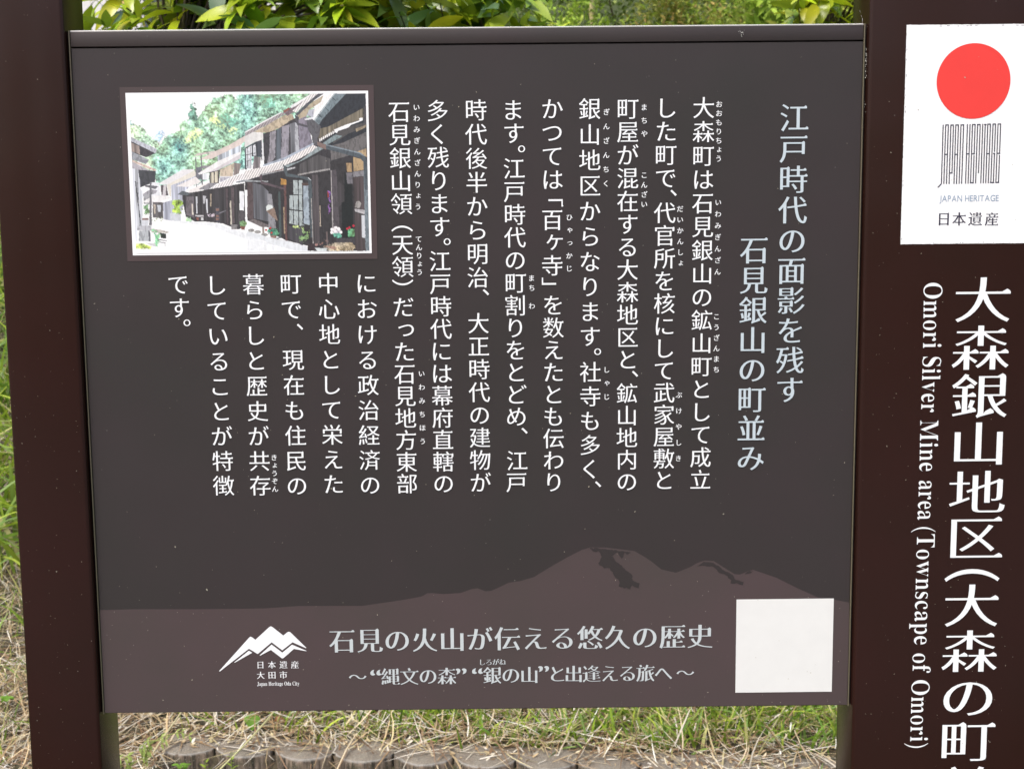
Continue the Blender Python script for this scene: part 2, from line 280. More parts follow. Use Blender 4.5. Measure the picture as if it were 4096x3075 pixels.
ART=[
 ('bfe6c3', 'f', [(10, 167), (20, 165), (32, 197), (47, 199), (67, 220), (83, 246), (100, 265), (118, 276), (129, 332), (129, 482), (0, 480)]),
 ('78aab2', 'f', [(10, 167), (20, 165), (30, 199), (12, 193)]),
 ('98c8ac', 'f', [(95, 514), (99, 376), (128, 332), (139, 306), (151, 273), (185, 251), (212, 237), (216, 206), (233, 177), (254, 166), (292, 159), (303, 137), (327, 81), (350, 64), (361, 31), (374, 42), (402, 16), (439, 13), (449, 47), (460, 47), (462, 16), (540, 12), (786, 7), (763, 157), (499, 458), (264, 569), (114, 567)]),
 ('c2dc9a', 'd', [(220, 315), (267, 237), (286, 208), (321, 238), (305, 268), (258, 308)]),
 ('c2dc9a', 'd', [(338, 160), (366, 138), (413, 180), (462, 225), (436, 262), (374, 209)]),
 ('6ca590', 'd', [(191, 281), (212, 259), (220, 334), (201, 356)]),
 ('6ca590', 'd', [(376, 157), (414, 124), (476, 188), (424, 225)]),
 ('6ca590', 'd', [(554, 18), (623, 19), (621, 100), (565, 100)]),
 ('66988c', 'f', [(274, 55), (286, 107), (293, 148), (287, 170), (254, 167), (258, 129), (264, 92)]),
 ('9db8cc', 'd', [(121, 258), (144, 226), (164, 255), (145, 273), (142, 318), (112, 295)]),
 ('bec3d2', 's', [(10, 264), (121, 344), (113, 370), (10, 290)]),
 ('403c44', 's', [(10, 290), (113, 370), (74, 394), (49, 380), (10, 357)]),
 ('9a8278', 'p', [(11, 301), (48, 324), (49, 376), (10, 353)]),
 ('999eaa', 's', [(10, 353), (86, 410), (72, 436), (10, 402)]),
 ('e2bba8', 's', [(10, 404), (115, 469), (110, 482), (10, 417)]),
 ('b0a8b4', 's', [(10, 417), (104, 486), (96, 501), (10, 458)]),
 ('3e4048', 's', [(39, 470), (112, 478), (106, 546), (43, 579), (39, 549)]),
 ('c6ccd8', 's', [(11, 458), (39, 470), (44, 541), (45, 609), (9, 608)]),
 ('c8cdd8', 'p', [(10, 457), (39, 469), (40, 597), (53, 597), (46, 816), (25, 835), (20, 914), (11, 918)]),
 ('44464e', 's', [(23, 540), (28, 540), (42, 816), (38, 816)]),
 ('60626a', 's', [(33, 544), (35, 544), (35, 816), (32, 816)]),
 ('e8e8f0', 's', [(90, 548), (123, 549), (125, 666), (87, 665)]),
 ('a09ca8', 's', [(55, 619), (86, 590), (116, 598), (106, 617), (54, 635)]),
 ('686870', 's', [(64, 563), (120, 572), (106, 590), (64, 574)]),
 ('a4a4ac', 's', [(57, 627), (83, 616), (81, 680), (55, 680)]),
 ('6e9c74', 'f', [(54, 691), (76, 680), (77, 740), (56, 748)]),
 ('9a7268', 's', [(47, 767), (72, 769), (72, 781), (46, 780)]),
 ('d2d6e0', 's', [(46, 780), (72, 781), (72, 817), (45, 816)]),
 ('ece8ea', 's', [(118, 558), (221, 471), (272, 470), (269, 479), (158, 565)]),
 ('ece2ce', 's', [(155, 565), (274, 476), (278, 517), (173, 568), (171, 636), (165, 636)]),
 ('bcc2da', 'p', [(173, 568), (278, 510), (278, 533), (233, 599), (223, 686), (203, 754), (163, 754), (173, 651)]),
 ('5c4c54', 's', [(129, 566), (154, 566), (160, 630), (131, 630)]),
 ('d6ccd2', 's', [(142, 566), (153, 566), (148, 633), (134, 634)]),
 ('f2eeee', 's', [(54, 665), (95, 631), (131, 628), (173, 644), (117, 669), (61, 673)]),
 ('5a5458', 'p', [(92, 669), (137, 672), (134, 772), (91, 764)]),
 ('c8b49c', 's', [(96, 684), (104, 685), (102, 741), (97, 745)]),
 ('c4ccda', 's', [(111, 688), (126, 688), (125, 730), (114, 730)]),
 ('b2b8d2', 'p', [(137, 674), (173, 659), (169, 788), (136, 776)]),
 ('ccd2dc', 's', [(163, 738), (208, 750), (207, 788), (162, 787)]),
 ('8ca08c', 'd', [(86, 764), (132, 764), (136, 787), (88, 790)]),
 ('98be52', 'f', [(173, 667), (193, 655), (218, 667), (220, 690), (210, 697), (208, 746), (178, 738)]),
 ('6c6a74', 's', [(84, 548), (92, 548), (85, 813), (75, 813)]),
 ('dcc8be', 's', [(271, 390), (287, 372), (360, 358), (365, 368), (294, 385)]),
 ('e6ccc0', 's', [(288, 413), (366, 358), (425, 318), (528, 233), (528, 245), (465, 326), (344, 407)]),
 ('bcc8d8', 'p', [(370, 388), (469, 322), (468, 371), (371, 429)]),
 ('6a6e7c', 's', [(277, 462), (302, 451), (303, 530), (277, 537)]),
 ('8a868c', 'p', [(305, 449), (338, 446), (335, 463), (304, 466)]),
 ('dce0e8', 'p', [(304, 499), (334, 492), (330, 534), (305, 534)]),
 ('76727a', 's', [(277, 394), (281, 394), (280, 582), (276, 582)]),
 ('76727a', 's', [(300, 379), (305, 379), (304, 571), (300, 571)]),
 ('f2eeee', 's', [(286, 496), (374, 418), (467, 363), (466, 378), (446, 397), (342, 485), (291, 503)]),
 ('d8ccd2', 's', [(337, 485), (466, 378), (463, 408), (342, 496)]),
 ('dcc09e', 's', [(378, 474), (439, 431), (430, 515), (377, 514)]),
 ('c2bed0', 's', [(377, 517), (427, 518), (376, 553)]),
 ('4c4446', 's', [(334, 489), (378, 474), (371, 557), (333, 556)]),
 ('c8bc9e', 'p', [(339, 492), (352, 489), (350, 555), (338, 555)]),
 ('c8bc9e', 'p', [(356, 485), (370, 482), (367, 553), (354, 553)]),
 ('8a7872', 'p', [(439, 431), (467, 438), (456, 498), (433, 512)]),
 ('f2e8e4', 's', [(190, 576), (277, 517), (298, 548), (251, 577)]),
 ('f2e8e4', 's', [(243, 599), (331, 548), (330, 559), (283, 611), (245, 615)]),
 ('8e8a92', 's', [(284, 593), (330, 555), (366, 556), (324, 599)]),
 ('363236', 'p', [(217, 629), (243, 615), (283, 607), (340, 590), (431, 568), (477, 558), (476, 822), (445, 845), (380, 806), (304, 793), (266, 793), (228, 762), (220, 682)]),
 ('566068', 's', [(197, 625), (218, 601), (253, 618), (242, 630)]),
 ('6c6068', 's', [(235, 637), (265, 637), (264, 770), (229, 750)]),
 ('e8d8c0', 's', [(254, 683), (260, 683), (261, 751), (254, 751)]),
 ('d2d4de', 's', [(273, 638), (280, 638), (277, 744), (272, 744)]),
 ('d2d4de', 's', [(315, 654), (322, 654), (321, 740), (316, 740)]),
 ('ae9678', 's', [(333, 623), (339, 624), (337, 699), (332, 699)]),
 ('f4f4f8', 's', [(456, 606), (474, 610), (472, 727), (453, 725)]),
 ('b8b8c0', 's', [(303, 634), (316, 635), (309, 683), (304, 683)]),
 ('524046', 's', [(398, 587), (408, 587), (405, 814), (398, 813)]),
 ('5c4a50', 's', [(422, 583), (433, 584), (431, 806), (421, 806)]),
 ('cdbea6', 's', [(414, 666), (420, 666), (420, 814), (414, 814)]),
 ('484a5a', 's', [(353, 705), (368, 707), (370, 802), (355, 801)]),
 ('96604e', 's', [(355, 712), (367, 714), (367, 727), (355, 727)]),
 ('96604e', 's', [(354, 752), (366, 754), (366, 767), (354, 767)]),
 ('96604e', 's', [(353, 771), (366, 773), (366, 786), (354, 786)]),
 ('b8a6a4', 'd', [(313, 752), (351, 743), (351, 763), (328, 763)]),
 ('74707c', 's', [(364, 741), (397, 723), (398, 728), (366, 749)]),
 ('554c52', 's', [(448, 729), (473, 731), (474, 788), (448, 822)]),
 ('eaeef2', 's', [(202, 790), (266, 795), (355, 805), (415, 838), (534, 895), (533, 933), (404, 866), (329, 820), (202, 799)]),
 ('a04c3c', 's', [(453, 822), (475, 826), (471, 847), (458, 845)]),
 ('6e9c6c', 'f', [(451, 799), (464, 790), (480, 800), (477, 824), (453, 822)]),
 ('8c8686', 's', [(415, 814), (442, 814), (440, 844), (417, 844)]),
 ('a04c3c', 's', [(271, 768), (283, 768), (281, 785), (274, 785)]),
 ('c8c4c8', 's', [(268, 751), (303, 754), (302, 763), (269, 762)]),
 ('d8d8d8', 's', [(290, 767), (302, 767), (301, 786), (291, 786)]),
 ('94be8c', 'd', [(228, 773), (246, 762), (259, 777), (248, 794), (230, 788)]),
 ('b9bac4', 's', [(24, 816), (84, 817), (81, 847), (23, 843)]),
 ('b4bac2', 's', [(30, 846), (73, 847), (71, 912), (28, 911)]),
 ('6c6c76', 's', [(70, 847), (77, 847), (77, 912), (70, 912)]),
 ('c8beb0', 's', [(81, 836), (114, 840), (157, 856), (149, 863), (83, 858)]),
 ('26302a', 's', [(116, 859), (144, 867), (143, 897), (121, 893)]),
 ('6eac7c', 'd', [(82, 824), (106, 851), (123, 874), (118, 897), (110, 946), (101, 946), (98, 874)]),
 ('787880', 's', [(105, 897), (145, 910), (145, 914), (105, 904)]),
 ('787880', 's', [(112, 915), (139, 922), (138, 947), (135, 947), (136, 926), (112, 920)]),
 ('cccace', 's', [(58, 922), (97, 927), (98, 946), (76, 938)]),
 ('c2dc68', 'f', [(11, 924), (46, 926), (88, 950), (78, 961), (10, 957)]),
 ('f2eaea', 't', [(342, 582), (387, 549), (433, 516), (543, 469), (542, 528), (435, 542), (426, 572), (345, 590)]),
 ('8c949c', 's', [(442, 548), (478, 537), (542, 538), (541, 549), (478, 550), (444, 557)]),
 ('322e34', 's', [(480, 543), (556, 510), (646, 452), (763, 326), (789, 281), (860, 230), (995, 180), (988, 607), (478, 599)]),
 ('e4e0dc', 's', [(486, 264), (517, 244), (562, 230), (561, 297), (531, 304), (484, 339)]),
 ('d0b48a', 's', [(522, 244), (570, 211), (650, 145), (685, 138), (697, 176), (664, 198), (587, 249), (562, 249)]),
 ('a8989c', 't', [(486, 248), (564, 181), (640, 127), (657, 135), (588, 197), (524, 242), (486, 271)]),
 ('f4f0f0', 's', [(486, 244), (564, 180), (641, 123), (640, 130), (564, 189), (486, 252)]),
 ('80646e', 's', [(645, 127), (689, 88), (717, 59), (766, 19), (789, 14), (699, 113), (685, 131), (665, 149), (658, 138)]),
 ('a04436', 's', [(646, 119), (671, 98), (679, 105), (655, 127)]),
 ('f4f0f0', 's', [(679, 88), (766, 14), (771, 19), (699, 91), (681, 102)]),
 ('3c3840', 's', [(562, 256), (587, 245), (618, 231), (672, 183), (695, 176), (747, 199), (752, 326), (711, 370), (609, 425), (562, 451)]),
 ('383c48', 'p', [(484, 341), (533, 304), (555, 293), (554, 432), (549, 398), (513, 394), (489, 476), (481, 476)]),
 ('dcdfe8', 's', [(488, 346), (514, 326), (510, 465), (489, 468)]),
 ('dcdfe8', 's', [(519, 328), (529, 319), (530, 390), (518, 391)]),
 ('2a2c34', 's', [(494, 337), (496, 336), (494, 468), (492, 468)]),
 ('2a2c34', 's', [(501, 337), (502, 336), (500, 469), (498, 468)]),
 ('2a2c34', 's', [(507, 337), (509, 336), (506, 469), (505, 469)]),
 ('2a2c34', 's', [(525, 338), (527, 336), (526, 390), (524, 390)]),
 ('2a2c34', 's', [(487, 385), (529, 371), (529, 374), (487, 389)]),
 ('2a2c34', 's', [(486, 423), (528, 409), (528, 412), (486, 426)]),
 ('e6e6ea', 's', [(555, 297), (561, 297), (563, 416), (554, 424)]),
 ('7a6e72', 'p', [(521, 394), (549, 400), (544, 469), (514, 476)]),
 ('968e9a', 's', [(590, 249), (615, 235), (609, 398), (583, 447), (573, 447), (586, 361)]),
 ('9890a0', 's', [(641, 212), (672, 201), (663, 392), (629, 414), (637, 324)]),
 ('4a5460', 'p', [(618, 231), (638, 216), (632, 410), (609, 425)]),
 ('747680', 'p', [(674, 198), (695, 187), (692, 381), (676, 388)]),
 ('b4b6c0', 's', [(695, 187), (706, 198), (710, 366), (693, 381)]),
 ('867c92', 's', [(708, 206), (752, 214), (765, 315), (711, 366)]),
 ('8c8096', 's', [(713, 161), (743, 150), (752, 214), (709, 198)]),
 ('3c363a', 's', [(667, 183), (697, 164), (697, 178), (669, 194)]),
 ('c0a880', 's', [(703, 150), (773, 62), (816, 26), (805, 66), (754, 113), (743, 150), (713, 169)]),
 ('50525c', 's', [(698, 138), (791, 14), (819, 14), (775, 58), (705, 150)]),
 ('f0e8e4', 't', [(686, 118), (766, 17), (794, 14), (701, 129)]),
 ('4c4a54', 's', [(696, 142), (712, 157), (710, 191), (750, 210), (749, 223), (704, 204), (697, 176)]),
 ('262a34', 's', [(760, 199), (864, 15), (990, 17), (991, 269), (838, 334), (784, 277), (770, 214)]),
 ('7a6c52', 'p', [(789, 289), (797, 229), (835, 215), (968, 113), (978, 105), (979, 168), (901, 208), (858, 238), (796, 304)]),
 ('4a4448', 's', [(980, 98), (991, 91), (990, 195), (980, 187)]),
 ('f2ece8', 's', [(782, 119), (781, 129), (779, 134), (776, 134), (774, 129), (773, 119), (775, 110), (777, 105), (780, 105), (781, 110)]),
 ('f2ece8', 's', [(790, 107), (789, 116), (787, 122), (785, 122), (782, 116), (782, 107), (783, 98), (785, 92), (788, 92), (790, 98)]),
 ('f2ece8', 's', [(799, 95), (798, 104), (796, 110), (793, 110), (791, 104), (790, 95), (791, 86), (793, 80), (796, 80), (798, 86)]),
 ('f2ece8', 's', [(807, 83), (806, 92), (804, 98), (801, 98), (799, 92), (798, 83), (799, 74), (802, 68), (804, 68), (806, 74)]),
 ('f2ece8', 's', [(815, 71), (814, 80), (812, 86), (809, 86), (807, 80), (807, 71), (808, 62), (810, 56), (813, 56), (815, 62)]),
 ('f2ece8', 's', [(823, 59), (823, 68), (820, 73), (818, 73), (816, 68), (815, 59), (816, 49), (818, 44), (821, 44), (823, 49)]),
 ('f2ece8', 's', [(832, 47), (831, 56), (828, 61), (826, 61), (824, 56), (823, 47), (824, 37), (827, 32), (829, 32), (831, 37)]),
 ('f2ece8', 's', [(840, 35), (839, 43), (837, 49), (834, 49), (832, 43), (831, 34), (832, 26), (835, 20), (837, 20), (839, 26)]),
 ('f2ece8', 's', [(848, 22), (847, 31), (845, 37), (843, 37), (840, 31), (840, 22), (841, 13), (843, 8), (846, 8), (848, 14)]),
 ('6c838e', 's', [(763, 193), (861, 15), (910, 16), (811, 166), (790, 214), (770, 210)]),
 ('aebec4', 's', [(763, 193), (858, 17), (864, 17), (768, 198)]),
 ('3c4a54', 's', [(791, 140), (794, 137), (809, 159), (806, 162)]),
 ('3c4a54', 's', [(820, 99), (822, 97), (837, 118), (835, 121)]),
 ('3c4a54', 's', [(851, 41), (853, 37), (868, 59), (866, 62)]),
 ('b6b8ca', 's', [(743, 147), (756, 113), (777, 106), (771, 159)]),
 ('e2e2ea', 's', [(733, 169), (768, 156), (768, 170), (740, 176)]),
 ('58565e', 's', [(743, 176), (768, 169), (801, 214), (794, 267), (786, 289), (790, 319), (782, 337), (765, 315), (764, 274), (751, 244)]),
 ('846258', 's', [(783, 307), (823, 325), (820, 357), (788, 336)]),
 ('ffffff', 's', [(855, 236), (901, 208), (962, 180), (960, 167), (976, 163), (976, 180), (926, 207), (916, 224), (873, 242), (867, 258)]),
 ('4c4848', 's', [(873, 249), (931, 212), (990, 191), (989, 217), (915, 261), (851, 320), (849, 290)]),
 ('f2ece8', 's', [(799, 299), (798, 305), (797, 308), (795, 308), (793, 305), (793, 298), (793, 292), (795, 288), (797, 288), (799, 292)]),
 ('f2ece8', 's', [(807, 292), (806, 298), (805, 302), (803, 302), (801, 298), (801, 292), (801, 286), (803, 282), (805, 282), (807, 286)]),
 ('f2ece8', 's', [(815, 285), (814, 291), (813, 295), (811, 295), (809, 291), (809, 285), (809, 279), (811, 275), (813, 275), (815, 279)]),
 ('f2ece8', 's', [(823, 279), (822, 284), (820, 288), (819, 288), (817, 284), (817, 279), (817, 273), (819, 269), (821, 269), (823, 273)]),
 ('f2ece8', 's', [(831, 272), (830, 278), (828, 282), (827, 282), (825, 278), (824, 272), (825, 265), (827, 262), (829, 262), (831, 266)]),
 ('f2ece8', 's', [(839, 265), (838, 271), (836, 275), (835, 275), (833, 271), (832, 265), (833, 259), (835, 255), (837, 255), (838, 259)]),
 ('f2ece8', 's', [(847, 259), (846, 265), (844, 269), (843, 269), (841, 265), (840, 258), (841, 252), (843, 249), (845, 249), (846, 252)]),
 ('f2ece8', 's', [(855, 252), (854, 258), (852, 262), (850, 262), (849, 258), (848, 252), (849, 246), (851, 242), (853, 242), (854, 246)]),
 ('f2ece8', 's', [(863, 245), (862, 251), (860, 255), (858, 255), (857, 251), (856, 245), (857, 239), (858, 236), (861, 236), (862, 239)]),
 ('7a9498', 's', [(806, 319), (860, 265), (890, 275), (826, 327)]),
 ('6a6464', 's', [(838, 334), (889, 317), (989, 251), (988, 351), (938, 384), (913, 395), (841, 424)]),
 ('a88e66', 's', [(946, 231), (990, 206), (989, 221), (948, 250)]),
 ('cca064', 's', [(938, 377), (987, 351), (989, 404), (963, 396)]),
 ('302c30', 's', [(490, 547), (541, 540), (643, 504), (670, 425), (842, 428), (994, 415), (990, 985), (735, 982), (735, 951), (644, 916), (571, 862), (572, 831), (484, 788)]),
 ('f2e8e4', 't', [(481, 483), (583, 451), (649, 418), (711, 366), (768, 326), (788, 345), (710, 411), (646, 452), (643, 478), (556, 510), (480, 539)]),
 ('a8b8d0', 's', [(558, 445), (645, 403), (768, 315), (770, 324), (647, 418), (557, 456)]),
 ('e6dedc', 't', [(544, 488), (639, 433), (643, 470), (554, 509)]),
 ('94503e', 's', [(551, 505), (643, 470), (643, 476), (554, 510)]),
 ('8ca0a4', 's', [(646, 452), (710, 425), (788, 337), (810, 351), (735, 412), (658, 465)]),
 ('4c484a', 'p', [(709, 445), (786, 386), (837, 413), (836, 473), (703, 505)]),
 ('9c9694', 's', [(701, 505), (833, 471), (836, 481), (701, 515)]),
 ('c4c4c8', 's', [(656, 471), (690, 461), (691, 469), (658, 482)]),
 ('9c9ca0', 's', [(541, 504), (643, 478), (643, 483), (546, 514)]),
 ('9ca4a8', 's', [(480, 539), (576, 545), (575, 554), (479, 549)]),
 ('c69a5c', 's', [(933, 403), (976, 422), (975, 482), (932, 493)]),
 ('bc8c50', 's', [(903, 440), (926, 440), (925, 495), (905, 495)]),
 ('5a4446', 's', [(490, 554), (512, 554), (510, 784), (484, 777)]),
 ('64656f', 'p', [(512, 554), (548, 570), (577, 612), (573, 797), (512, 777)]),
 ('746666', 's', [(484, 789), (512, 781), (573, 818), (572, 832), (544, 832)]),
 ('9a8878', 's', [(545, 831), (554, 831), (553, 872), (546, 872)]),
 ('9c9a94', 's', [(513, 851), (510, 857), (503, 860), (494, 860), (488, 857), (485, 851), (488, 845), (495, 841), (504, 841), (511, 845)]),
 ('9c9a94', 's', [(540, 861), (537, 867), (530, 870), (521, 870), (514, 866), (512, 860), (514, 855), (522, 851), (530, 851), (537, 855)]),
 ('9c9a94', 's', [(569, 878), (566, 884), (559, 888), (550, 888), (543, 884), (540, 878), (543, 872), (550, 869), (559, 869), (566, 873)]),
 ('8c8a92', 's', [(571, 623), (589, 627), (603, 839), (572, 839)]),
 ('3c5050', 's', [(617, 612), (626, 612), (624, 900), (593, 911), (594, 903), (615, 896)]),
 ('6c3c38', 's', [(641, 571), (650, 571), (648, 920), (640, 920)]),
 ('5c4650', 's', [(539, 514), (552, 502), (550, 546), (646, 592), (646, 603), (547, 562)]),
 ('b08a60', 's', [(636, 707), (641, 707), (641, 874), (635, 874)]),
 ('bc8a46', 's', [(629, 530), (652, 540), (651, 569), (629, 569)]),
 ('dfe9e3', 's', [(564, 706), (570, 695), (579, 692), (588, 696), (592, 706), (592, 725), (572, 736), (565, 729)]),
 ('94705a', 's', [(565, 731), (598, 710), (604, 748), (611, 792), (604, 788), (584, 760)]),
 ('a9b9b9', 's', [(680, 542), (718, 542), (719, 561), (743, 561), (743, 820), (702, 825), (659, 809), (663, 636), (677, 632)]),
 ('9db2c4', 's', [(721, 578), (743, 578), (743, 818), (719, 812)]),
 ('583e38', 's', [(716, 561), (743, 561), (743, 577), (716, 576)]),
 ('262428', 's', [(699, 542), (703, 542), (700, 825), (696, 825)]),
 ('262428', 's', [(663, 629), (716, 632), (716, 636), (663, 634)]),
 ('262428', 's', [(661, 721), (717, 730), (717, 737), (661, 728)]),
 ('262428', 's', [(678, 542), (680, 542), (679, 814), (675, 814)]),
 ('262428', 's', [(717, 576), (721, 576), (719, 818), (714, 818)]),
 ('262428', 's', [(714, 812), (743, 822), (743, 828), (714, 818)]),
 ('403c44', 'p', [(654, 825), (712, 830), (714, 951), (651, 901)]),
 ('46565e', 's', [(640, 440), (656, 470), (658, 500), (744, 526), (756, 543), (757, 637), (758, 898), (747, 898), (743, 546), (703, 528), (653, 520), (643, 485)]),
 ('e2e6ea', 's', [(740, 527), (746, 529), (756, 547), (748, 539)]),
 ('4a4044', 'p', [(760, 509), (785, 509), (784, 937), (758, 936)]),
 ('a89c98', 's', [(752, 656), (755, 656), (758, 936), (754, 936)]),
 ('c4ac90', 's', [(787, 701), (790, 701), (791, 831), (786, 831)]),
 ('4e444c', 's', [(838, 484), (861, 480), (864, 638), (868, 843), (839, 846)]),
 ('b0a6a4', 's', [(837, 484), (840, 484), (843, 846), (838, 846)]),
 ('3a3438', 'p', [(865, 548), (891, 583), (891, 676), (865, 714)]),
 ('141a1c', 's', [(894, 488), (925, 572), (926, 904), (879, 904), (879, 684), (892, 676)]),
 ('744c88', 'd', [(823, 607), (837, 608), (837, 736), (824, 751)]),
 ('c23c38', 's', [(822, 615), (826, 615), (826, 649), (822, 649)]),
 ('706a74', 's', [(900, 499), (928, 500), (928, 568), (905, 567)]),
 ('807c84', 's', [(929, 495), (976, 486), (976, 521), (931, 527)]),
 ('47383a', 'p', [(931, 528), (973, 523), (976, 731), (933, 723)]),
 ('bcb6ba', 's', [(932, 722), (976, 731), (976, 758), (934, 740)]),
 ('a09892', 's', [(934, 715), (941, 678), (953, 674), (961, 689), (955, 719)]),
 ('46383a', 'p', [(933, 743), (961, 761), (975, 905), (975, 985), (931, 985)]),
 ('ccd0d8', 's', [(961, 764), (976, 765), (976, 906), (961, 901)]),
 ('6e828e', 's', [(974, 452), (990, 452), (991, 985), (975, 985)]),
 ('46545f', 's', [(821, 323), (964, 377), (983, 400), (991, 441), (991, 607), (977, 606), (974, 434), (961, 411), (820, 353)]),
 ('7a8e9c', 's', [(823, 324), (964, 377), (981, 399), (974, 396), (959, 383), (823, 332)]),
 ('748c4c', 'd', [(669, 821), (705, 825), (727, 841), (745, 860), (742, 902), (718, 928), (685, 894), (699, 863)]),
 ('a8bc78', 'd', [(669, 821), (705, 825), (720, 849), (711, 883), (694, 859)]),
 ('a06a58', 's', [(576, 877), (607, 877), (601, 904), (581, 904)]),
 ('508a64', 'f', [(566, 854), (585, 839), (610, 847), (617, 874), (604, 885), (574, 881)]),
 ('c83030', 's', [(566, 850), (565, 853), (563, 856), (560, 856), (558, 853), (557, 850), (558, 846), (560, 844), (563, 844), (565, 846)]),
 ('c83030', 's', [(584, 838), (583, 841), (581, 844), (578, 844), (576, 841), (575, 838), (577, 834), (578, 832), (581, 832), (583, 834)]),
 ('c83030', 's', [(588, 866), (587, 870), (585, 872), (582, 872), (580, 870), (579, 866), (581, 863), (582, 860), (585, 860), (587, 863)]),
 ('f0e4e4', 'f', [(872, 856), (867, 869), (857, 877), (844, 877), (834, 869), (830, 856), (834, 843), (845, 835), (857, 835), (868, 843)]),
 ('62a484', 'f', [(839, 873), (875, 870), (879, 900), (853, 907)]),
 ('f8f0f0', 's', [(846, 850), (844, 856), (841, 859), (837, 859), (834, 856), (833, 850), (834, 844), (837, 841), (841, 841), (845, 844)]),
 ('f8f0f0', 's', [(859, 839), (857, 845), (854, 849), (850, 848), (847, 845), (845, 839), (847, 833), (850, 830), (855, 830), (858, 833)]),
 ('f8f0f0', 's', [(872, 847), (870, 852), (867, 856), (862, 856), (859, 852), (858, 846), (860, 841), (863, 837), (867, 837), (870, 841)]),
 ('f8f0f0', 's', [(842, 869), (840, 875), (837, 878), (833, 878), (830, 875), (828, 869), (830, 863), (833, 859), (837, 860), (841, 863)]),
 ('f8f0f0', 's', [(880, 868), (879, 874), (875, 877), (871, 877), (868, 874), (867, 868), (868, 862), (872, 858), (875, 858), (879, 862)]),
 ('f8f0f0', 's', [(856, 860), (855, 865), (851, 869), (847, 869), (844, 865), (843, 859), (844, 854), (847, 850), (852, 850), (855, 854)]),
 ('3e3a40', 's', [(852, 903), (929, 903), (928, 939), (856, 936)]),
 ('4c9070', 'f', [(903, 851), (929, 847), (929, 897), (907, 895)]),
 ('bc2438', 's', [(905, 845), (904, 850), (902, 852), (898, 852), (896, 850), (895, 845), (896, 841), (899, 838), (902, 838), (904, 841)]),
 ('bc2438', 's', [(914, 839), (913, 844), (910, 846), (907, 846), (904, 843), (904, 839), (905, 834), (907, 832), (911, 832), (913, 834)]),
 ('bc2438', 's', [(932, 828), (931, 833), (928, 836), (925, 836), (923, 833), (922, 828), (923, 824), (925, 821), (928, 821), (931, 824)]),
 ('a49884', 'f', [(843, 930), (914, 931), (929, 954), (930, 985), (811, 983), (799, 956)]),
 ('c08468', 's', [(802, 952), (845, 953), (855, 969), (837, 974)]),
 ('7c5c58', 'd', [(764, 944), (807, 909), (825, 919), (776, 954)]),
 ('745c5a', 's', [(811, 863), (816, 863), (819, 941), (812, 941)]),
 ('38262c', 's', [(733, 940), (756, 936), (765, 982), (732, 982)]),
 ('d8dade', 's', [(644, 917), (730, 955), (732, 982), (557, 934), (571, 892)]),
 ('ccd8d8', 's', [(761, 963), (812, 967), (811, 983), (773, 983)]),
 ('e2e8ee', 's', [(482, 857), (543, 880), (591, 911), (644, 921), (730, 957), (731, 981), (684, 980), (623, 957), (545, 914), (482, 883)]),
 ('f0f4f8', 's', [(482, 883), (545, 918), (623, 961), (658, 980), (480, 977)]),
]

# ---------------------------------------------------------------- lettering: glyph outlines turned into brush-like print
_gc = {}
def glyph(ch):
    if ch in _gc: return _gc[ch]
    cu = bpy.data.curves.new('glyph', 'FONT'); cu.body = ch; cu.size = 1
    o = bpy.data.objects.new('glyph', cu); C.objects.link(o)
    dg = bpy.context.evaluated_depsgraph_get(); dg.update()
    c = o.evaluated_get(dg).to_curve(dg)
    res = []
    for s in c.splines:
        bp = s.bezier_points; n = len(bp); pts = []
        for i in range(n):
            a, b = bp[i], bp[(i+1) % n]
            p0, p1, p2, p3 = (np.array(q[:2]) for q in (a.co, a.handle_right, b.handle_left, b.co))
            L = np.linalg.norm(p3-p0)
            if L < 1e-6: continue
            dv = (p3-p0)/L
            dev = max(abs(dv[0]*(q-p0)[1]-dv[1]*(q-p0)[0]) for q in (p1, p2))
            k = 1 if dev < 0.004 else (3 if L < 0.12 else 6)
            for j in range(k):
                t = j/k
                pts.append((1-t)**3*p0+3*(1-t)**2*t*p1+3*(1-t)*t*t*p2+t**3*p3)
        if len(pts) > 2: res.append(np.array(pts))
    o.to_curve_clear(); bpy.data.objects.remove(o); bpy.data.curves.remove(cu)
    if res:
        big = max(res, key=lambda q: np.ptp(q[:, 0])*np.ptp(q[:, 1]))
        ar = 0.5*np.sum(big[:, 0]*np.roll(big[:, 1], -1)-np.roll(big[:, 0], -1)*big[:, 1])
        if ar < 0: res = [q[::-1] for q in res]          # outer contours counter-clockwise, holes clockwise
    _gc[ch] = res
    return res
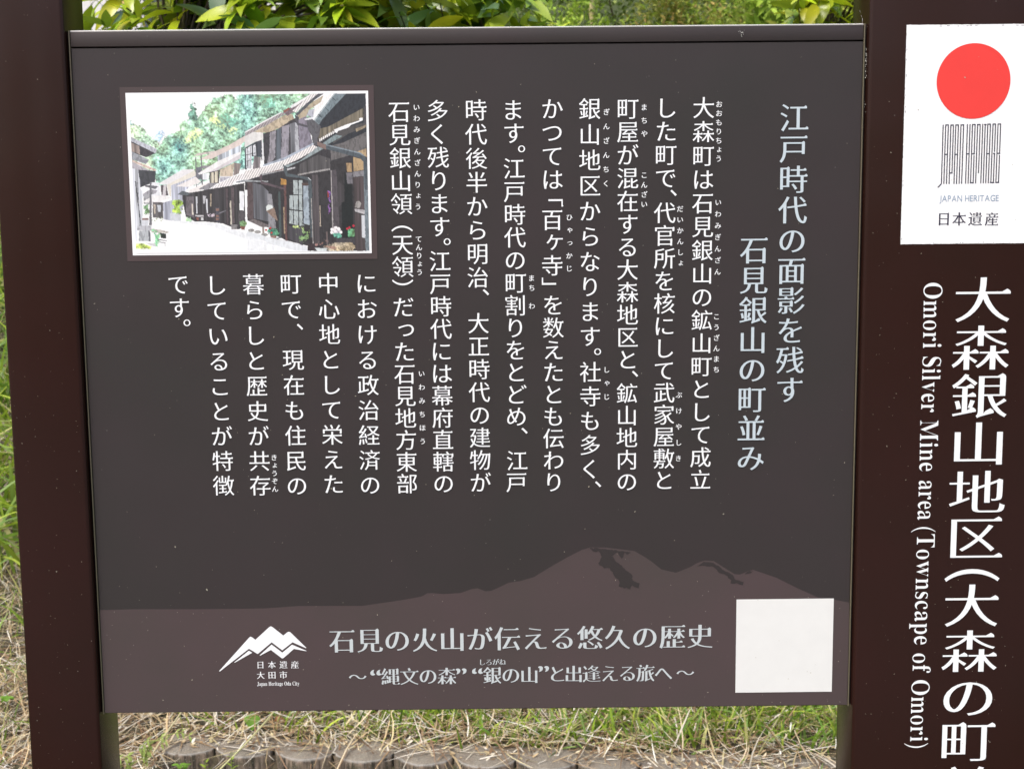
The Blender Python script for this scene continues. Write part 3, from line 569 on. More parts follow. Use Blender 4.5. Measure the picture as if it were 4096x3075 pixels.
def stylise(cts, dx, dy, bump):
    out = []
    for q in cts:
        n = len(q); nx = np.roll(q, -1, 0)-q; L = np.maximum(np.linalg.norm(nx, axis=1), 1e-9)
        nx = nx/L[:, None]; nrm = np.stack([nx[:, 1], -nx[:, 0]], 1); off = dx*nrm[:, 0]**2+dy*nrm[:, 1]**2
        area = 0.5*np.sum(q[:, 0]*np.roll(q[:, 1], -1)-np.roll(q[:, 0], -1)*q[:, 1])
        r = []
        for i in range(n):
            n1, n2, o1, o2 = nrm[i-1], nrm[i], off[i-1], off[i]
            det = n1[0]*n2[1]-n1[1]*n2[0]
            if abs(det) < 0.25: mv = (n1*o1+n2*o2)/2
            else:
                mv = np.array([(o1*n2[1]-o2*n1[1])/det, (n1[0]*o2-n2[0]*o1)/det])
                l = np.linalg.norm(mv); lim = 2.2*max(abs(dx), abs(dy), 1e-4)
                if l > lim: mv *= lim/l
            p = q[i]+mv
            # stroke-end swelling at an upper right corner: edge arrives going up, leaves going left
            if bump > 0 and area > 0 and det > 0.7 and n1[0] > 0.9 and n2[1] > 0.93 and L[i] > 0.13:
                r += [p+np.array([0.004, -0.012]), p+np.array([-bump*0.15, bump*0.35]), p+np.array([-bump*0.9, bump*0.95]), p+np.array([-bump*2.3, 0])]
            else: r.append(p)
        out.append(np.array(r))
    return out
STY = dict(body=(0.004, -0.006, 0.030), title=(0.012, -0.010, 0.045), ruby=(0.014, 0.004, 0), foot=(0.022, -0.020, 0.055),
           foot2=(0.014, -0.012, 0.05), big=(0.011, -0.016, 0.060), latin=(-0.018, 0.0, 0), slab=(-0.008, 0.0, 0), sans=(0.004, 0.002, 0))
def bbox(c):
    a = np.concatenate(c); return a.min(0), a.max(0)
def word(s, serif):
    x = 0; out = []
    for ch in s:
        if ch == ' ': x += 0.30; continue
        g = ch
        if serif and ch.isalpha() and ch.isascii():
            g = chr(0x1D400+ord(ch)-65) if ch.isupper() else chr(0x1D41A+ord(ch)-97)
        c = glyph(g); a, b = bbox(c)
        out += [(q-np.array([a[0], 0])+np.array([x, 0])) for q in c]; x += (b[0]-a[0])+(0.055 if serif else 0.11)
    return out
def place(entry):
    part, sty, s, x0, z0, x1, z1, ew, eh, mode = entry
    dx, dy, bp = STY[sty]; res = []
    if mode in ('v', 'h'):
        n = len(s); single = s in '、。「」（）ヶ〜“”'
        for i, ch in enumerate(s):
            t = i/(n-1) if n > 1 else 0
            cx, cz = x0+(x1-x0)*t, z0+(z1-z0)*t
            c = stylise(glyph(ch), dx, dy, bp)
            if single:
                a, b = bbox(c); mid = (a+b)/2; c = [q-mid for q in c]
                if mode == 'v' and ch in '「」（）': c = [np.stack([q[:, 1], -q[:, 0]], 1) for q in c]
            else:
                off = np.array([0.5, 0.38])
                if mode == 'v' and ch in 'っゃょゅ': off = off-np.array([0.09, 0.09])
                c = [q-off for q in c]
            res.append([np.stack([cx+q[:, 0]*ew, cz+q[:, 1]*eh], 1) for q in c])
    else:
        c = stylise(word(s, sty != 'sans'), dx, dy, bp); a, b = bbox(c)
        if mode == 'w':
            k = (x1-x0)/(b[0]-a[0])
            res = [[np.stack([x0+(q[:, 0]-a[0])*k, (z0+z1)/2+(q[:, 1]-0.33)*ew], 1) for q in c]]
        else:                                             # running down the pillar, heads of the letters to the right
            k = (z0-z1)/(b[0]-a[0])
            res = [[np.stack([x0+(x1-x0)*(q[:, 0]-a[0])/(b[0]-a[0])+q[:, 1]*31.0, z0-(q[:, 0]-a[0])*k], 1) for q in c]]
    return res
from mathutils.geometry import delaunay_2d_cdt
def tri(cts):
    """triangles of the region the outlines wind round anticlockwise (outlines may cross themselves)"""
    P = np.concatenate(cts); E = []; o = 0
    for q in cts:
        n = len(q); E += [(o+i, o+(i+1) % n) for i in range(n)]; o += n
    v, _, f, *_r = delaunay_2d_cdt([Vector((float(a), float(b))) for a, b in P], E, [], 0, 1e-5)
    v = np.array([tuple(p) for p in v])
    f = np.array([t for t in f if len(t) == 3])
    if len(f) == 0: return np.zeros((0, 2)), np.zeros((0, 3), int)
    c = v[f].mean(1); w_ = np.zeros(len(f), int)
    for q in cts:
        a, b = q, np.roll(q, -1, 0)
        ax, ay = a[:, 0][None], a[:, 1][None]; bx, by = b[:, 0][None], b[:, 1][None]; x, y = c[:, 0][:, None], c[:, 1][:, None]
        cr = (bx-ax)*(y-ay)-(x-ax)*(by-ay)
        w_ += ((ay <= y) & (by > y) & (cr > 0)).sum(1)-((ay > y) & (by <= y) & (cr < 0)).sum(1)
    return v, f[w_ > 0]
def fill(name, groups, Y, mat, parent, label=None):
    """closed outlines in millimetres on the sign's face -> one filled sheet (groups: lists of outlines, one per glyph)"""
    V = []; F = []; o = 0
    for g_ in groups:
        if isinstance(g_, np.ndarray):
            ar = 0.5*np.sum(g_[:, 0]*np.roll(g_[:, 1], -1)-np.roll(g_[:, 0], -1)*g_[:, 1]); g_ = [g_ if ar > 0 else g_[::-1]]
        v, f = tri(g_); V.append(v); F.append(f+o); o += len(v)
    v = np.concatenate(V); f = np.concatenate(F).astype(int)
    p = np.stack([v[:, 0]/1000, np.full(len(v), Y), v[:, 1]/1000], 1)
    o = link(name, mesh(name, p, f), mat, parent)
    if label: o['label'] = label
    return o
def text_parts(table, mats, Y, parent):
    groups = {}
    for e in table: groups.setdefault(e[0], []).extend(place(e))
    for k, cts in groups.items(): k = k.split('|')[0]; fill(k, cts, Y, mats[k], parent)

# ---------------------------------------------------------------- the sign
sign = empty('information_sign', (0, 0, 0), 'dark brown metal information sign with white Japanese text, post and wide name pillar', 'sign')
FY = -0.010; BY = 0.066
post = link('post', box(-0.539, -0.4535, FY, BY, -0.3, 2.15, 0.0045, 3, True), M_brown, sign)
pillar = link('name_pillar', box(0.4535, 0.695, FY, BY, -0.3, 2.15, 0.0045, 3, True), M_brown, sign)
ZT, ZB = 1.6646, 0.8611
panel = link('display_board', box(-0.4495, 0.4495, 0.0, 0.034, ZB, 1.6453, 0.0006, 1), M_panel, sign)
rail = link('top_rail', box(-0.4492, 0.4492, -0.0012, 0.036, 1.6466, 1.6630, 0.0008, 2), M_rail, sign)
link('rail_edge', box(-0.4492, 0.4492, -0.0010, 0.036, 1.6630, ZT+0.0002, 0.0007, 2), M_alu, rail)
link('backing', box(-0.4480, 0.4480, 0.006, 0.033, 1.6454, 1.6465), M_dark, panel)
for s in (-1, 1):
    a, b = sorted((s*0.4498, s*0.4510)); link('edge_trim', box(a, b, -0.0022, 0.03, ZB-0.0005, ZT, 0.0004, 1), M_trim, sign)
    a, b = sorted((s*0.4511, s*0.4534)); link('side_bracket', box(a, b, 0.004, 0.05, ZB, ZT), M_dark if s < 0 else M_rail, sign)
def sheet(name, pts, Y, mat, parent, label=None):
    return fill(name, [np.array(pts, float)], Y, mat, parent, label)
mt = [(-449.2, MOUNTAIN[0][1])]+list(MOUNTAIN)+[(449.2, MOUNTAIN[-1][1]-1), (449.2, ZB*1000+0.8), (-449.2, ZB*1000+0.8)]
sheet('mountain_print', mt, -0.0003, M_mauve, panel)
crs = []
rr = random.Random(3)
for c in CRAGS:                                            # ragged rock outlines
    q = []
    for i in range(len(c)):
        a, b = c[i], c[(i+1) % len(c)]; L = math.dist(a, b); k = max(1, int(L/2.2))
        for j in range(k):
            t = j/k; jt = 0 if j == 0 else 0.9
            q.append((a[0]+(b[0]-a[0])*t+rr.uniform(-jt, jt), a[1]+(b[1]-a[1])*t+rr.uniform(-jt, jt)))
    crs.append(np.array(q))
[fill('rock_print', [c_], -0.0006, M_panel, panel) for c_ in crs]
sheet('photo_border', [(-396.5, 1601.7), (-107.5, 1601.7), (-107.5, 1404.6), (-396.5, 1404.6)], -0.0004, M_mauve, panel)
sheet('photo_margin', [(-390.0, 1595.2), (-114.0, 1595.2), (-114.0, 1411.3), (-390.0, 1411.3)], -0.0007, M_paper, panel)
sheet('square_label', [(313.4, 994.6), (430.1, 994.6), (430.1, 878.6), (313.4, 878.6)], -0.0007, M_label, panel, 'blank white square label at the lower right corner of the board')
[fill('emblem', [np.array(p, float)], -0.0007, M_white, panel) for p in EMBLEM]
text_parts(TEXT, dict(text_line=M_white, title_line=M_title, reading_aid=M_white, slogan_text=M_slogan, emblem_text=M_white), -0.0007, panel)

# the printed street photograph on the board: a flat print, its ink laid on a fine grid of points
NX, NY = 600, 400
def vnoise(sx, sy, seed):
    g = np.random.default_rng(seed).random((sy+2, sx+2)); x = np.linspace(0, sx, NX, endpoint=False); y = np.linspace(0, sy, NY, endpoint=False)
    xi, yi = x.astype(int), y.astype(int); fx, fy = x-xi, y-yi; fx = fx*fx*(3-2*fx); fy = fy*fy*(3-2*fy)
    a = g[np.ix_(yi, xi)]*(1-fx)+g[np.ix_(yi, xi+1)]*fx; b = g[np.ix_(yi+1, xi)]*(1-fx)+g[np.ix_(yi+1, xi+1)]*fx
    return a*(1-fy)[:, None]+b*fy[:, None]
nf = 0.25*vnoise(22, 15, 1)+0.40*vnoise(60, 40, 2)+0.50*vnoise(130, 88, 3)+0.35*vnoise(270, 180, 9)-0.25
nb = vnoise(14, 9, 4); nr = np.random.default_rng(5).random((NY, NX))
vn2 = vnoise(120, 80, 31); vn3 = vnoise(120, 80, 32)
vn4 = vnoise(190, 60, 33)
npl = (vnoise(150, 3, 6)+vnoise(260, 8, 7))/2
U, V = np.meshgrid(np.linspace(0, 1000, NX), np.linspace(0, 1000, NY))
img = np.ones((NY, NX, 3))*np.array([1.0, 1.0, 1.0])
for col, st, pts in ART:
    P = np.array(pts, float); mn, mx = P.min(0), P.max(0)
    i0, i1 = np.searchsorted(U[0], [mn[0], mx[0]]); j0, j1 = np.searchsorted(V[:, 0], [mn[1], mx[1]])
    i1 = min(NX, i1+1); j1 = min(NY, j1+1)
    if i1 <= i0 or j1 <= j0: continue
    u, v = U[j0:j1, i0:i1], V[j0:j1, i0:i1]; ins = np.zeros(u.shape, bool)
    if st in 'fd': u = u+(nf[j0:j1, i0:i1]-0.5)*26; v = v+(nr[j0:j1, i0:i1]-0.5)*10
    u = u+(vn2[j0:j1, i0:i1]-0.5)*1.3; v = v+(vn3[j0:j1, i0:i1]-0.5)*1.3
    for a in range(len(P)):
        x1_, y1_ = P[a]; x2_, y2_ = P[(a+1) % len(P)]
        if y1_ == y2_: continue
        ins ^= ((y1_ > v) != (y2_ > v)) & (u < (x2_-x1_)*(v-y1_)/(y2_-y1_)+x1_)
    c = np.array([int(col[k:k+2], 16)/255 for k in (0, 2, 4)])
    if st not in 'fd' and c.max()-c.min() < 0.45: c = c.mean()+(c-c.mean())*0.62
    s = np.ones(u.shape)[..., None]*c
    n = nf[j0:j1, i0:i1, None]; big = nb[j0:j1, i0:i1, None]
    if st == 'f' or st == 'd':
        s = s*(0.99+1.35*(n-0.5)); s = s+(big-0.5)*np.array([0.16, 0.07, -0.10])+(nr[j0:j1, i0:i1, None]-0.5)*0.10+0.03
        if st == 'd': ins &= (nf[j0:j1, i0:i1] > 0.47)
    elif st == 't':
        tt = (np.sin((U[j0:j1, i0:i1]*0.62+V[j0:j1, i0:i1]*0.25)) > 0.1)[..., None]; s = s*(1.06-0.26*tt*(0.5+n))
    elif st == 'p': s = s*(0.60+0.80*npl[j0:j1, i0:i1, None])
    else: s = s*(0.93+0.08*n+0.10*npl[j0:j1, i0:i1, None])*(1-(0.16 if c.mean() < 0.8 else 0.03)*(vn4[j0:j1, i0:i1, None] > 0.62))+(nr[j0:j1, i0:i1, None]-0.5)*0.03
    reg = img[j0:j1, i0:i1]; reg[ins] = np.clip(s, 0, 1)[ins]
img = 1-(1-img)*0.92
lin = np.where(img <= 0.04045, img/12.92, ((img+0.055)/1.055)**2.4)*0.80
x0, x1, z0, z1 = -0.3860, -0.1164, 1.4135, 1.5928
xs = np.linspace(-0.3900, -0.1140, NX); zs = np.linspace(1.5952, 1.4113, NY)
ii = np.where((xs >= x0) & (xs <= x1))[0]; jj = np.where((zs >= z0) & (zs <= z1))[0]
XX, ZZ = np.meshgrid(xs[ii], zs[jj]); nn = len(ii)
vv = np.stack([XX.ravel(), np.full(XX.size, -0.0010), ZZ.ravel()], 1)
q = np.arange(len(jj)*nn).reshape(len(jj), nn)
ff = np.stack([q[:-1, :-1].ravel(), q[1:, :-1].ravel(), q[1:, 1:].ravel(), q[:-1, 1:].ravel()], 1)
k = N('photo_ink'); a = k.n('ShaderNodeVertexColor', layer_name='tint').outputs[0]
M_photo = k.out(k.n('ShaderNodeBsdfPrincipled', {'Base Color': a, 'Roughness': 0.42, 'Specular IOR Level': 0.4}).outputs[0])
link('street_photo', mesh('street_photo', vv, ff, False, lin[np.ix_(jj, ii)].reshape(-1, 3)), M_photo, panel)['label'] = 'printed photo of an old street of dark wooden townhouses below a green hill'

# name pillar: sticker, red disc, logotype, lettering
TY = FY-0.0003
st_pts = [(495.2, 1661.4), (650.5, 1661.4), (650.5, 1415.9), (495.2, 1415.9)]
edge = []
rr = random.Random(5)
for i in range(4):
    a, b = st_pts[i], st_pts[(i+1) % 4]; k_ = int(math.dist(a, b)/2.0)
    for j in range(k_):
        t = j/k_; jit = 0.35 if rr.random() < 0.25 else 0.05
        edge.append((a[0]+(b[0]-a[0])*t+rr.uniform(-jit, jit), a[1]+(b[1]-a[1])*t+rr.uniform(-jit, jit)))
fill('heritage_sticker', [np.array(edge)], TY, M_paper, pillar, 'white sticker with a red disc near the top of the pillar')
fill('red_disc', [np.array([(572.8+41.9*math.cos(t*math.tau/96), 1598.8+41.9*math.sin(t*math.tau/96)) for t in range(96)])], TY-0.0003, M_red, pillar)
chips = []
for i in range(70):
    e = rr.choice((0, 0, 1, 1, 1, 2, 3)); L = rr.uniform(0.6, 3.4); t = rr.random()
    a, b = st_pts[e], st_pts[(e+1) % 4]; cx = a[0]+(b[0]-a[0])*t; cz = a[1]+(b[1]-a[1])*t; d = rr.uniform(0.9, 1.5)
    if e == 0: r4 = [(cx, cz-d), (cx+L, cz-d), (cx+L*0.9, cz-d-0.5), (cx+0.2, cz-d-0.4)]
    elif e == 2: r4 = [(cx, cz+d*0.8), (cx+L*0.5, cz+d*0.8), (cx+L*0.4, cz+d+0.2), (cx, cz+d+0.2)]
    elif e == 1: r4 = [(cx-d, cz), (cx-d, cz+L), (cx-d-0.4, cz+L), (cx-d-0.4, cz+0.1)]
    else: r4 = [(cx+d*0.7, cz), (cx+d*0.7, cz+L), (cx+d, cz+L), (cx+d+0.1, cz+0.1)]
    chips.append(np.array(r4))
tag(fill('edge_chips', chips, TY-0.0003, M_ink, pillar), kind='stuff')
lg = []
for s in LOGOTYPE:
    for a, b in zip(s[:-1], s[1:]):
        a, b = np.array(a), np.array(b); d = (b-a)/np.linalg.norm(b-a); nn_ = np.array([-d[1], d[0]])*0.58; a = a-d*0.25; b = b+d*0.25
        lg.append(np.array([a+nn_, b+nn_, b-nn_, a-nn_]))
vv = np.array([(p[0]/1000, TY-0.0003-0.00001*(i % 7), p[1]/1000) for i, q4 in enumerate(lg) for p in q4[::-1]])
link('line_logotype', mesh('line_logotype', vv, np.arange(len(vv)).reshape(-1, 4)), M_ink, pillar)
text_parts(COLTEXT, dict(name_text=M_white, english_name_text=M_white, caption_text=M_ink2, caption_kanji=M_ink), TY-0.0003, pillar)

# dirt flecks, seeds and droppings stuck to the paint
def flecks(name, n, xr, zr, Y, parent, seed, smin=0.3, smax=1.1):
    rr = random.Random(seed); cts = []
    for i in range(n):
        x = rr.uniform(*xr); z = zr[0]+(zr[1]-zr[0])*rr.random()**1.7; a = rr.uniform(0, math.pi); L = rr.uniform(smin, smax)*(1.8 if rr.random() < 0.12 else 1); wd = L*rr.uniform(0.3, 0.8)
        cts.append(np.array([(x+math.cos(a+t)*L*rr.uniform(0.6, 1)*(1 if t in (0, math.pi) else wd/L), z+math.sin(a+t)*L*rr.uniform(0.6, 1)*(1 if t in (0, math.pi) else wd/L)) for t in (0, 1.2, math.pi, 4.3)]))
    tag(fill(name, cts, Y, M_fleck, parent), kind='stuff')
M_fleck = flat('dried_dirt', (0.38, 0.35, 0.27), 0.8, 0.3)
flecks('dirt_flecks', 320, (-445, 445), (865, 1640), -0.0013, panel, 1, 0.2, 0.95)
flecks('dirt_flecks', 130, (-534, -459), (760, 1700), FY-0.0004, post, 2, 0.2, 0.75)
flecks('dirt_flecks', 220, (459, 640), (760, 1700), FY-0.0010, pillar, 4, 0.2, 0.8)
# spider silk and bird dropping at the upper right corner
cts = []
rr = random.Random(9)
for (x, z, L, a) in ((446.5, 1664.2, 5, 3.1), (441, 1663.9, 5, 3.2), (436, 1663.8, 4, 3.0), (447.2, 1665.5, 4.5, 1.6), (446.6, 1669.5, 4, 1.8), (445.4, 1674, 5, 1.9), (452.6, 1661, 0.1, 1.5)):
    cts.append(np.array([(x, z-0.5), (x+math.cos(a)*L+0.2, z+math.sin(a)*L-0.2), (x+math.cos(a)*L-0.2, z+math.sin(a)*L+0.2), (x-0.2, z+0.6)]))
for i in range(46):
    z = 1638-abs(rr.gauss(0, 28)); x = 452.3+rr.uniform(-0.6, 0.9); r_ = rr.uniform(0.2, 0.75)
    cts.append(np.array([(x-r_*0.5, z), (x, z-r_*1.4), (x+r_*0.5, z), (x, z+r_)]))
for i in range(16):
    x = 311+rr.gauss(0, 1.6); z = 1656+rr.gauss(0, 2.6); r_ = rr.uniform(0.15, 0.6); cts.append(np.array([(x-r_, z+r_), (x+r_, z-r_*1.6), (x+r_*1.2, z-r_), (x, z+r_*1.2)]))
tag(fill('pale_droppings', cts, -0.0030, flat('droppings', (0.55, 0.55, 0.5), 0.8), panel), kind='stuff')

# ---------------------------------------------------------------- ground
def edge_y(x): return 1.599-0.128*(x+0.205)
def gh(x, y):
    x = np.asarray(x, float); y = np.asarray(y, float)
    e = edge_y(x); t = np.maximum(y-e, 0.0)
    bank = 0.072+0.10*t+0.075*np.minimum(t, 4.4)**2+0.12*np.maximum(t-4.4, 0)*0
    left = np.clip((-0.84-x)/0.12, 0, 1)
    k = np.clip((y-(e-0.75))/0.75, 0, 1); ramp_ = 0.088*k*k*(3-2*k)
    base = np.where(y > e+0.03, bank, ramp_*left)
    return base+np.clip((y+1.6)/1.0, 0, 1)*0+0.006*np.sin(x*9.1+y*4.3)+0.004*np.sin(x*23-y*17)
xs = np.concatenate([np.linspace(-60, -4, 30), np.linspace(-3.9, 3.9, 190), np.linspace(4, 60, 30)])
ys = np.concatenate([np.linspace(-40, -1.5, 24), np.linspace(-1.4, 1.2, 40), np.linspace(1.22, 2.4, 120), np.linspace(2.45, 7, 60), np.linspace(7.3, 60, 30)])
XX, YY = np.meshgrid(xs, ys); ZZ = gh(XX, YY)
q = np.arange(XX.size).reshape(XX.shape)
ff = np.stack([q[:-1, :-1].ravel(), q[:-1, 1:].ravel(), q[1:, 1:].ravel(), q[1:, :-1].ravel()], 1)
k = N('soil'); p = k.pos()
n1 = k.noise(p, 3, 6); n2 = k.noise(p, 90, 5, 0.7)
base = k.mix(k.ramp(n1, [(0.35, 0), (0.65, 1)]), k.ramp(n2, [(0.3, (0.020, 0.014, 0.010)), (0.7, (0.10, 0.075, 0.05))]), k.ramp(n2, [(0.3, (0.03, 0.032, 0.014)), (0.7, (0.12, 0.11, 0.055))]))
M_soil = k.out(k.n('ShaderNodeBsdfPrincipled', {'Base Color': base, 'Roughness': 0.95, 'Normal': k.bump(n2, 0.9, 0.01)}).outputs[0])
g = tag(link('ground', mesh('ground', np.stack([XX.ravel(), YY.ravel(), ZZ.ravel()], 1), ff, True), M_soil), kind='structure')

# ---------------------------------------------------------------- garden edging of scalloped concrete logs
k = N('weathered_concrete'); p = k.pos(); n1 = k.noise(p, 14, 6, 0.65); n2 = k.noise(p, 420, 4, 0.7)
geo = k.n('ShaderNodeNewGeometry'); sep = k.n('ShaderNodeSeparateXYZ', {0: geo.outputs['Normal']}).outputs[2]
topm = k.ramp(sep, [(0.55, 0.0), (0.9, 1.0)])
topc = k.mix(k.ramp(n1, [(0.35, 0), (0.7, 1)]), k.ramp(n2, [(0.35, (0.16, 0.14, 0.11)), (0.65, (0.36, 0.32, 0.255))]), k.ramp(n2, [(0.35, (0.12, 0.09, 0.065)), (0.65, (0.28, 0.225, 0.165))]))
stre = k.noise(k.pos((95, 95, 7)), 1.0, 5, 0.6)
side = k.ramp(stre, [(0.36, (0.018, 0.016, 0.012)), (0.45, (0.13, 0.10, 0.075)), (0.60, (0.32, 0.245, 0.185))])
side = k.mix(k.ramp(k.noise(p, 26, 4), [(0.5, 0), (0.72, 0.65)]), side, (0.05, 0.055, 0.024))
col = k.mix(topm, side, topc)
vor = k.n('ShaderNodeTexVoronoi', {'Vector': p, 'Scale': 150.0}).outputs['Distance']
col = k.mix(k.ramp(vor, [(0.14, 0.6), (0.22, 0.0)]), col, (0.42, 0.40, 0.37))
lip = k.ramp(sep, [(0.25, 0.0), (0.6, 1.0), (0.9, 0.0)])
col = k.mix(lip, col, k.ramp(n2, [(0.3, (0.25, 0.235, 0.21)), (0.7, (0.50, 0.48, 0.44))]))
hgt = k.n('ShaderNodeMath', {0: n2, 1: k.n('ShaderNodeMath', {0: stre, 1: 1.6}, operation='MULTIPLY').outputs[0]}, operation='ADD').outputs[0]
M_conc = k.out(k.n('ShaderNodeBsdfPrincipled', {'Base Color': col, 'Roughness': 0.93, 'Normal': k.bump(hgt, 0.8, 0.006)}).outputs[0])
edging = empty('garden_edging', (0, edge_y(0), 0), 'low garden edging of scalloped concrete logs below the sign, straw and grass behind it', 'edging')
PW = 0.1578
def log_block(w_, seed):
    rr = random.Random(seed); nA = 22; arc = []
    for i in range(nA+1):
        t = -1+2*i/nA; arc.append((t*w_/2*0.9985, -0.050*max(0, math.cos(t*math.pi/2))**0.72 + rr.uniform(-0.0008, 0.0008)))
    plan = arc+[(w_/2*0.9985, 0.075), (-w_/2*0.9985, 0.075)]
    rows = [(-0.16, 0.0), (-0.02, 0.0), (0.035, 0.0), (0.070, 0.0), (0.090, 0.0003), (0.0965, 0.0018), (0.1000, 0.006)]
    v = []; f = []; n = len(plan)
    cx, cy = 0.0, 0.02
    grooves = [rr.uniform(-1, 1) for _ in range(60)]
    for ri, (z, ins) in enumerate(rows):
        for i, (x, y) in enumerate(plan):
            d = math.hypot(x-cx, y-cy) or 1; g_ = 0.0
            if i <= nA and ri < 5: g_ = 0.0028*grooves[i]*(1 if ri < 4 else 0.4)+rr.uniform(-0.0006, 0.0006)
            kx = (x-cx)/d; ky = (y-cy)/d
            if i > nA: g_ = 0.0; ins_ = 0.0
            else: ins_ = ins
            kx = 0.0; ky = -1.0
            s = -ins_+g_+(rr.uniform(-0.0012, 0.0012) if ri >= 5 and i <= nA else 0)
            v.append((x+kx*s, y+ky*s, z+(rr.uniform(-0.0012, 0.0012) if ri >= 5 else 0)))
    for r_ in range(len(rows)-1):
        for i in range(n): f.append((r_*n+i, r_*n+(i+1) % n, (r_+1)*n+(i+1) % n, (r_+1)*n+i))
    # top as rings shrinking to the middle, slightly uneven
    last = (len(rows)-1)*n; prev = last
    for kk, sc_ in enumerate((0.72, 0.42, 0.15)):
        b = len(v)
        for i in range(n):
            x, y = v[last+i][0], v[last+i][1]; v.append((cx+(x-cx)*sc_, cy+(y-cy)*sc_, 0.1005+rr.uniform(-0.0012, 0.0012)))
        for i in range(n): f.append((prev+i, prev+(i+1) % n, b+(i+1) % n, b+i))
        prev = b
    f.append(tuple(prev+i for i in range(n)))
    me = mesh('log_block', v, f, True)
    try: me.set_sharp_from_angle(angle=math.radians(50))
    except Exception: pass
    return me
ang = math.atan(-0.128)
blocks = [log_block(PW, s) for s in range(5)]
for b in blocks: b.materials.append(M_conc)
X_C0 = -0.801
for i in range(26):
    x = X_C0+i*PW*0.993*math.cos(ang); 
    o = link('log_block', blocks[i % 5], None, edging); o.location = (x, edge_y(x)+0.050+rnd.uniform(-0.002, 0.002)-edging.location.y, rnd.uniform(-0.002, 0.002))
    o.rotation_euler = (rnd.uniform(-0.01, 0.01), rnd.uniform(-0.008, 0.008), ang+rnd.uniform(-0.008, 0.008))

# ---------------------------------------------------------------- grass, straw, leaves as ribbons
def ribbons(P, D, L, W, bend, seg=3, tint=None, up=None, fold=0.0, gravity=None):
    """P base points, D start directions, L lengths, W widths, bend = sideways/down curl vector -> verts, faces, tint"""
    n = len(P); D = D/np.linalg.norm(D, axis=1)[:, None]
    ref = np.tile(np.array([0, 0, 1.0]), (n, 1)) if up is None else up
    S = np.cross(D, ref); l = np.linalg.norm(S, axis=1); bad = l < 1e-3; S[bad] = [1, 0, 0]; l[bad] = 1; S = S/l[:, None]
    V = []; T = []
    for j in range(seg+1):
        t = j/seg
        c = P+D*(L*t)[:, None]+bend*(t*t)[..., None] if np.ndim(t) else P+D*(L*t)[:, None]+bend*(t*t)
        wd = W*(1-0.85*t**2.2)*(0.6+0.8*min(t*3, 0.5)); 
        V.append(c-S*wd[:, None]/2); V.append(c+S*wd[:, None]/2)
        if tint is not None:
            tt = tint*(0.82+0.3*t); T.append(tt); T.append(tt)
    V = np.stack(V, 1).reshape(-1, 3); m_ = 2*(seg+1)
    F = []
    for j in range(seg): F.append(np.array([2*j, 2*j+1, 2*j+3, 2*j+2]))
    F = (np.arange(n)[:, None, None]*m_+np.array(F)[None]).reshape(-1, 4)
    T = np.stack(T, 1).reshape(-1, 3) if tint is not None else None
    return V, F, T
M_grass = leafy('grass_blade', 0.45, 0.4, 0.35)
k = N('dry_straw'); a = k.n('ShaderNodeVertexColor', layer_name='tint').outputs[0]
b = k.n('ShaderNodeBsdfPrincipled', {'Base Color': a, 'Roughness': 0.7, 'Specular IOR Level': 0.3}); t_ = k.n('ShaderNodeBsdfTranslucent', {'Color': a})
M_straw = k.out(k.n('ShaderNodeMixShader', {0: 0.18, 1: b.outputs[0], 2: t_.outputs[0]}).outputs[0])
def pal(n, cols, var=0.18):
    c = np.array(cols)[R.integers(0, len(cols), n)]; return np.clip(c*(1+var*R.standard_normal((n, 1))), 0.004, 0.9)
def straw_patch(name, n, xr, yr, lens, wid, lift, label):
    x = R.uniform(*xr, n); y = R.uniform(*yr, n); dn = 0.5+0.5*np.sin(x*17+2*np.sin(y*14))*np.sin(y*21+1.7*np.sin(x*11)+x*4); keep = (R.random(n) < 0.35+0.8*dn) & (y > edge_y(x)+0.028+0.07*R.random(n)**1.5-0.05*np.clip(x-0.3, 0, 0.4)/0.4) | (x < -0.85); x, y = x[keep], y[keep]; n = len(x)
    z = np.where((y < edge_y(x)+0.13) & (x > -0.88), 0.1, gh(x, y))+R.uniform(0.001, lift, n)*np.where(y < edge_y(x)+0.1, 0.25, 1)
    a = R.uniform(0, 2*np.pi, n); el = R.normal(0.05, 0.16, n)
    D = np.stack([np.cos(a)*np.cos(el), np.sin(a)*np.cos(el), np.sin(el)], 1)
    D[:, 2] += D[:, 1]*0.2+0.03
    L = R.uniform(*lens, n)*(1+0.6*(R.random(n) < 0.1)); W = R.uniform(*wid, n)
    bend = R.normal(0, 0.16, (n, 3))*L[:, None]; bend[:, 2] = -np.abs(bend[:, 2])*0.5
    T = pal(n, [(0.50, 0.38, 0.22), (0.62, 0.52, 0.35), (0.36, 0.24, 0.13), (0.70, 0.64, 0.52), (0.20, 0.125, 0.07), (0.55, 0.47, 0.26), (0.74, 0.69, 0.60), (0.28, 0.18, 0.11)])
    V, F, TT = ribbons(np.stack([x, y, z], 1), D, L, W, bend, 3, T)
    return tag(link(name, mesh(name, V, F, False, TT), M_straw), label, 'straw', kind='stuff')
straw_patch('dry_grass', 8200, (-1.45, 1.15), (1.50, 2.35), (0.035, 0.17), (0.0016, 0.0048), 0.04, 'pale mown straw lying thick on the ground behind the concrete edging')
straw_patch('leaf_litter', 7000, (-1.3, 1.15), (1.52, 2.2), (0.008, 0.028), (0.003, 0.010), 0.014, 'broken brown leaf litter and chaff scattered on the soil behind the edging')
straw_patch('dry_grass', 9000, (-2.4, -1.2), (1.6, 4.2), (0.04, 0.16), (0.0014, 0.004), 0.04, 'pale matted straw on the bank left of the brown post')
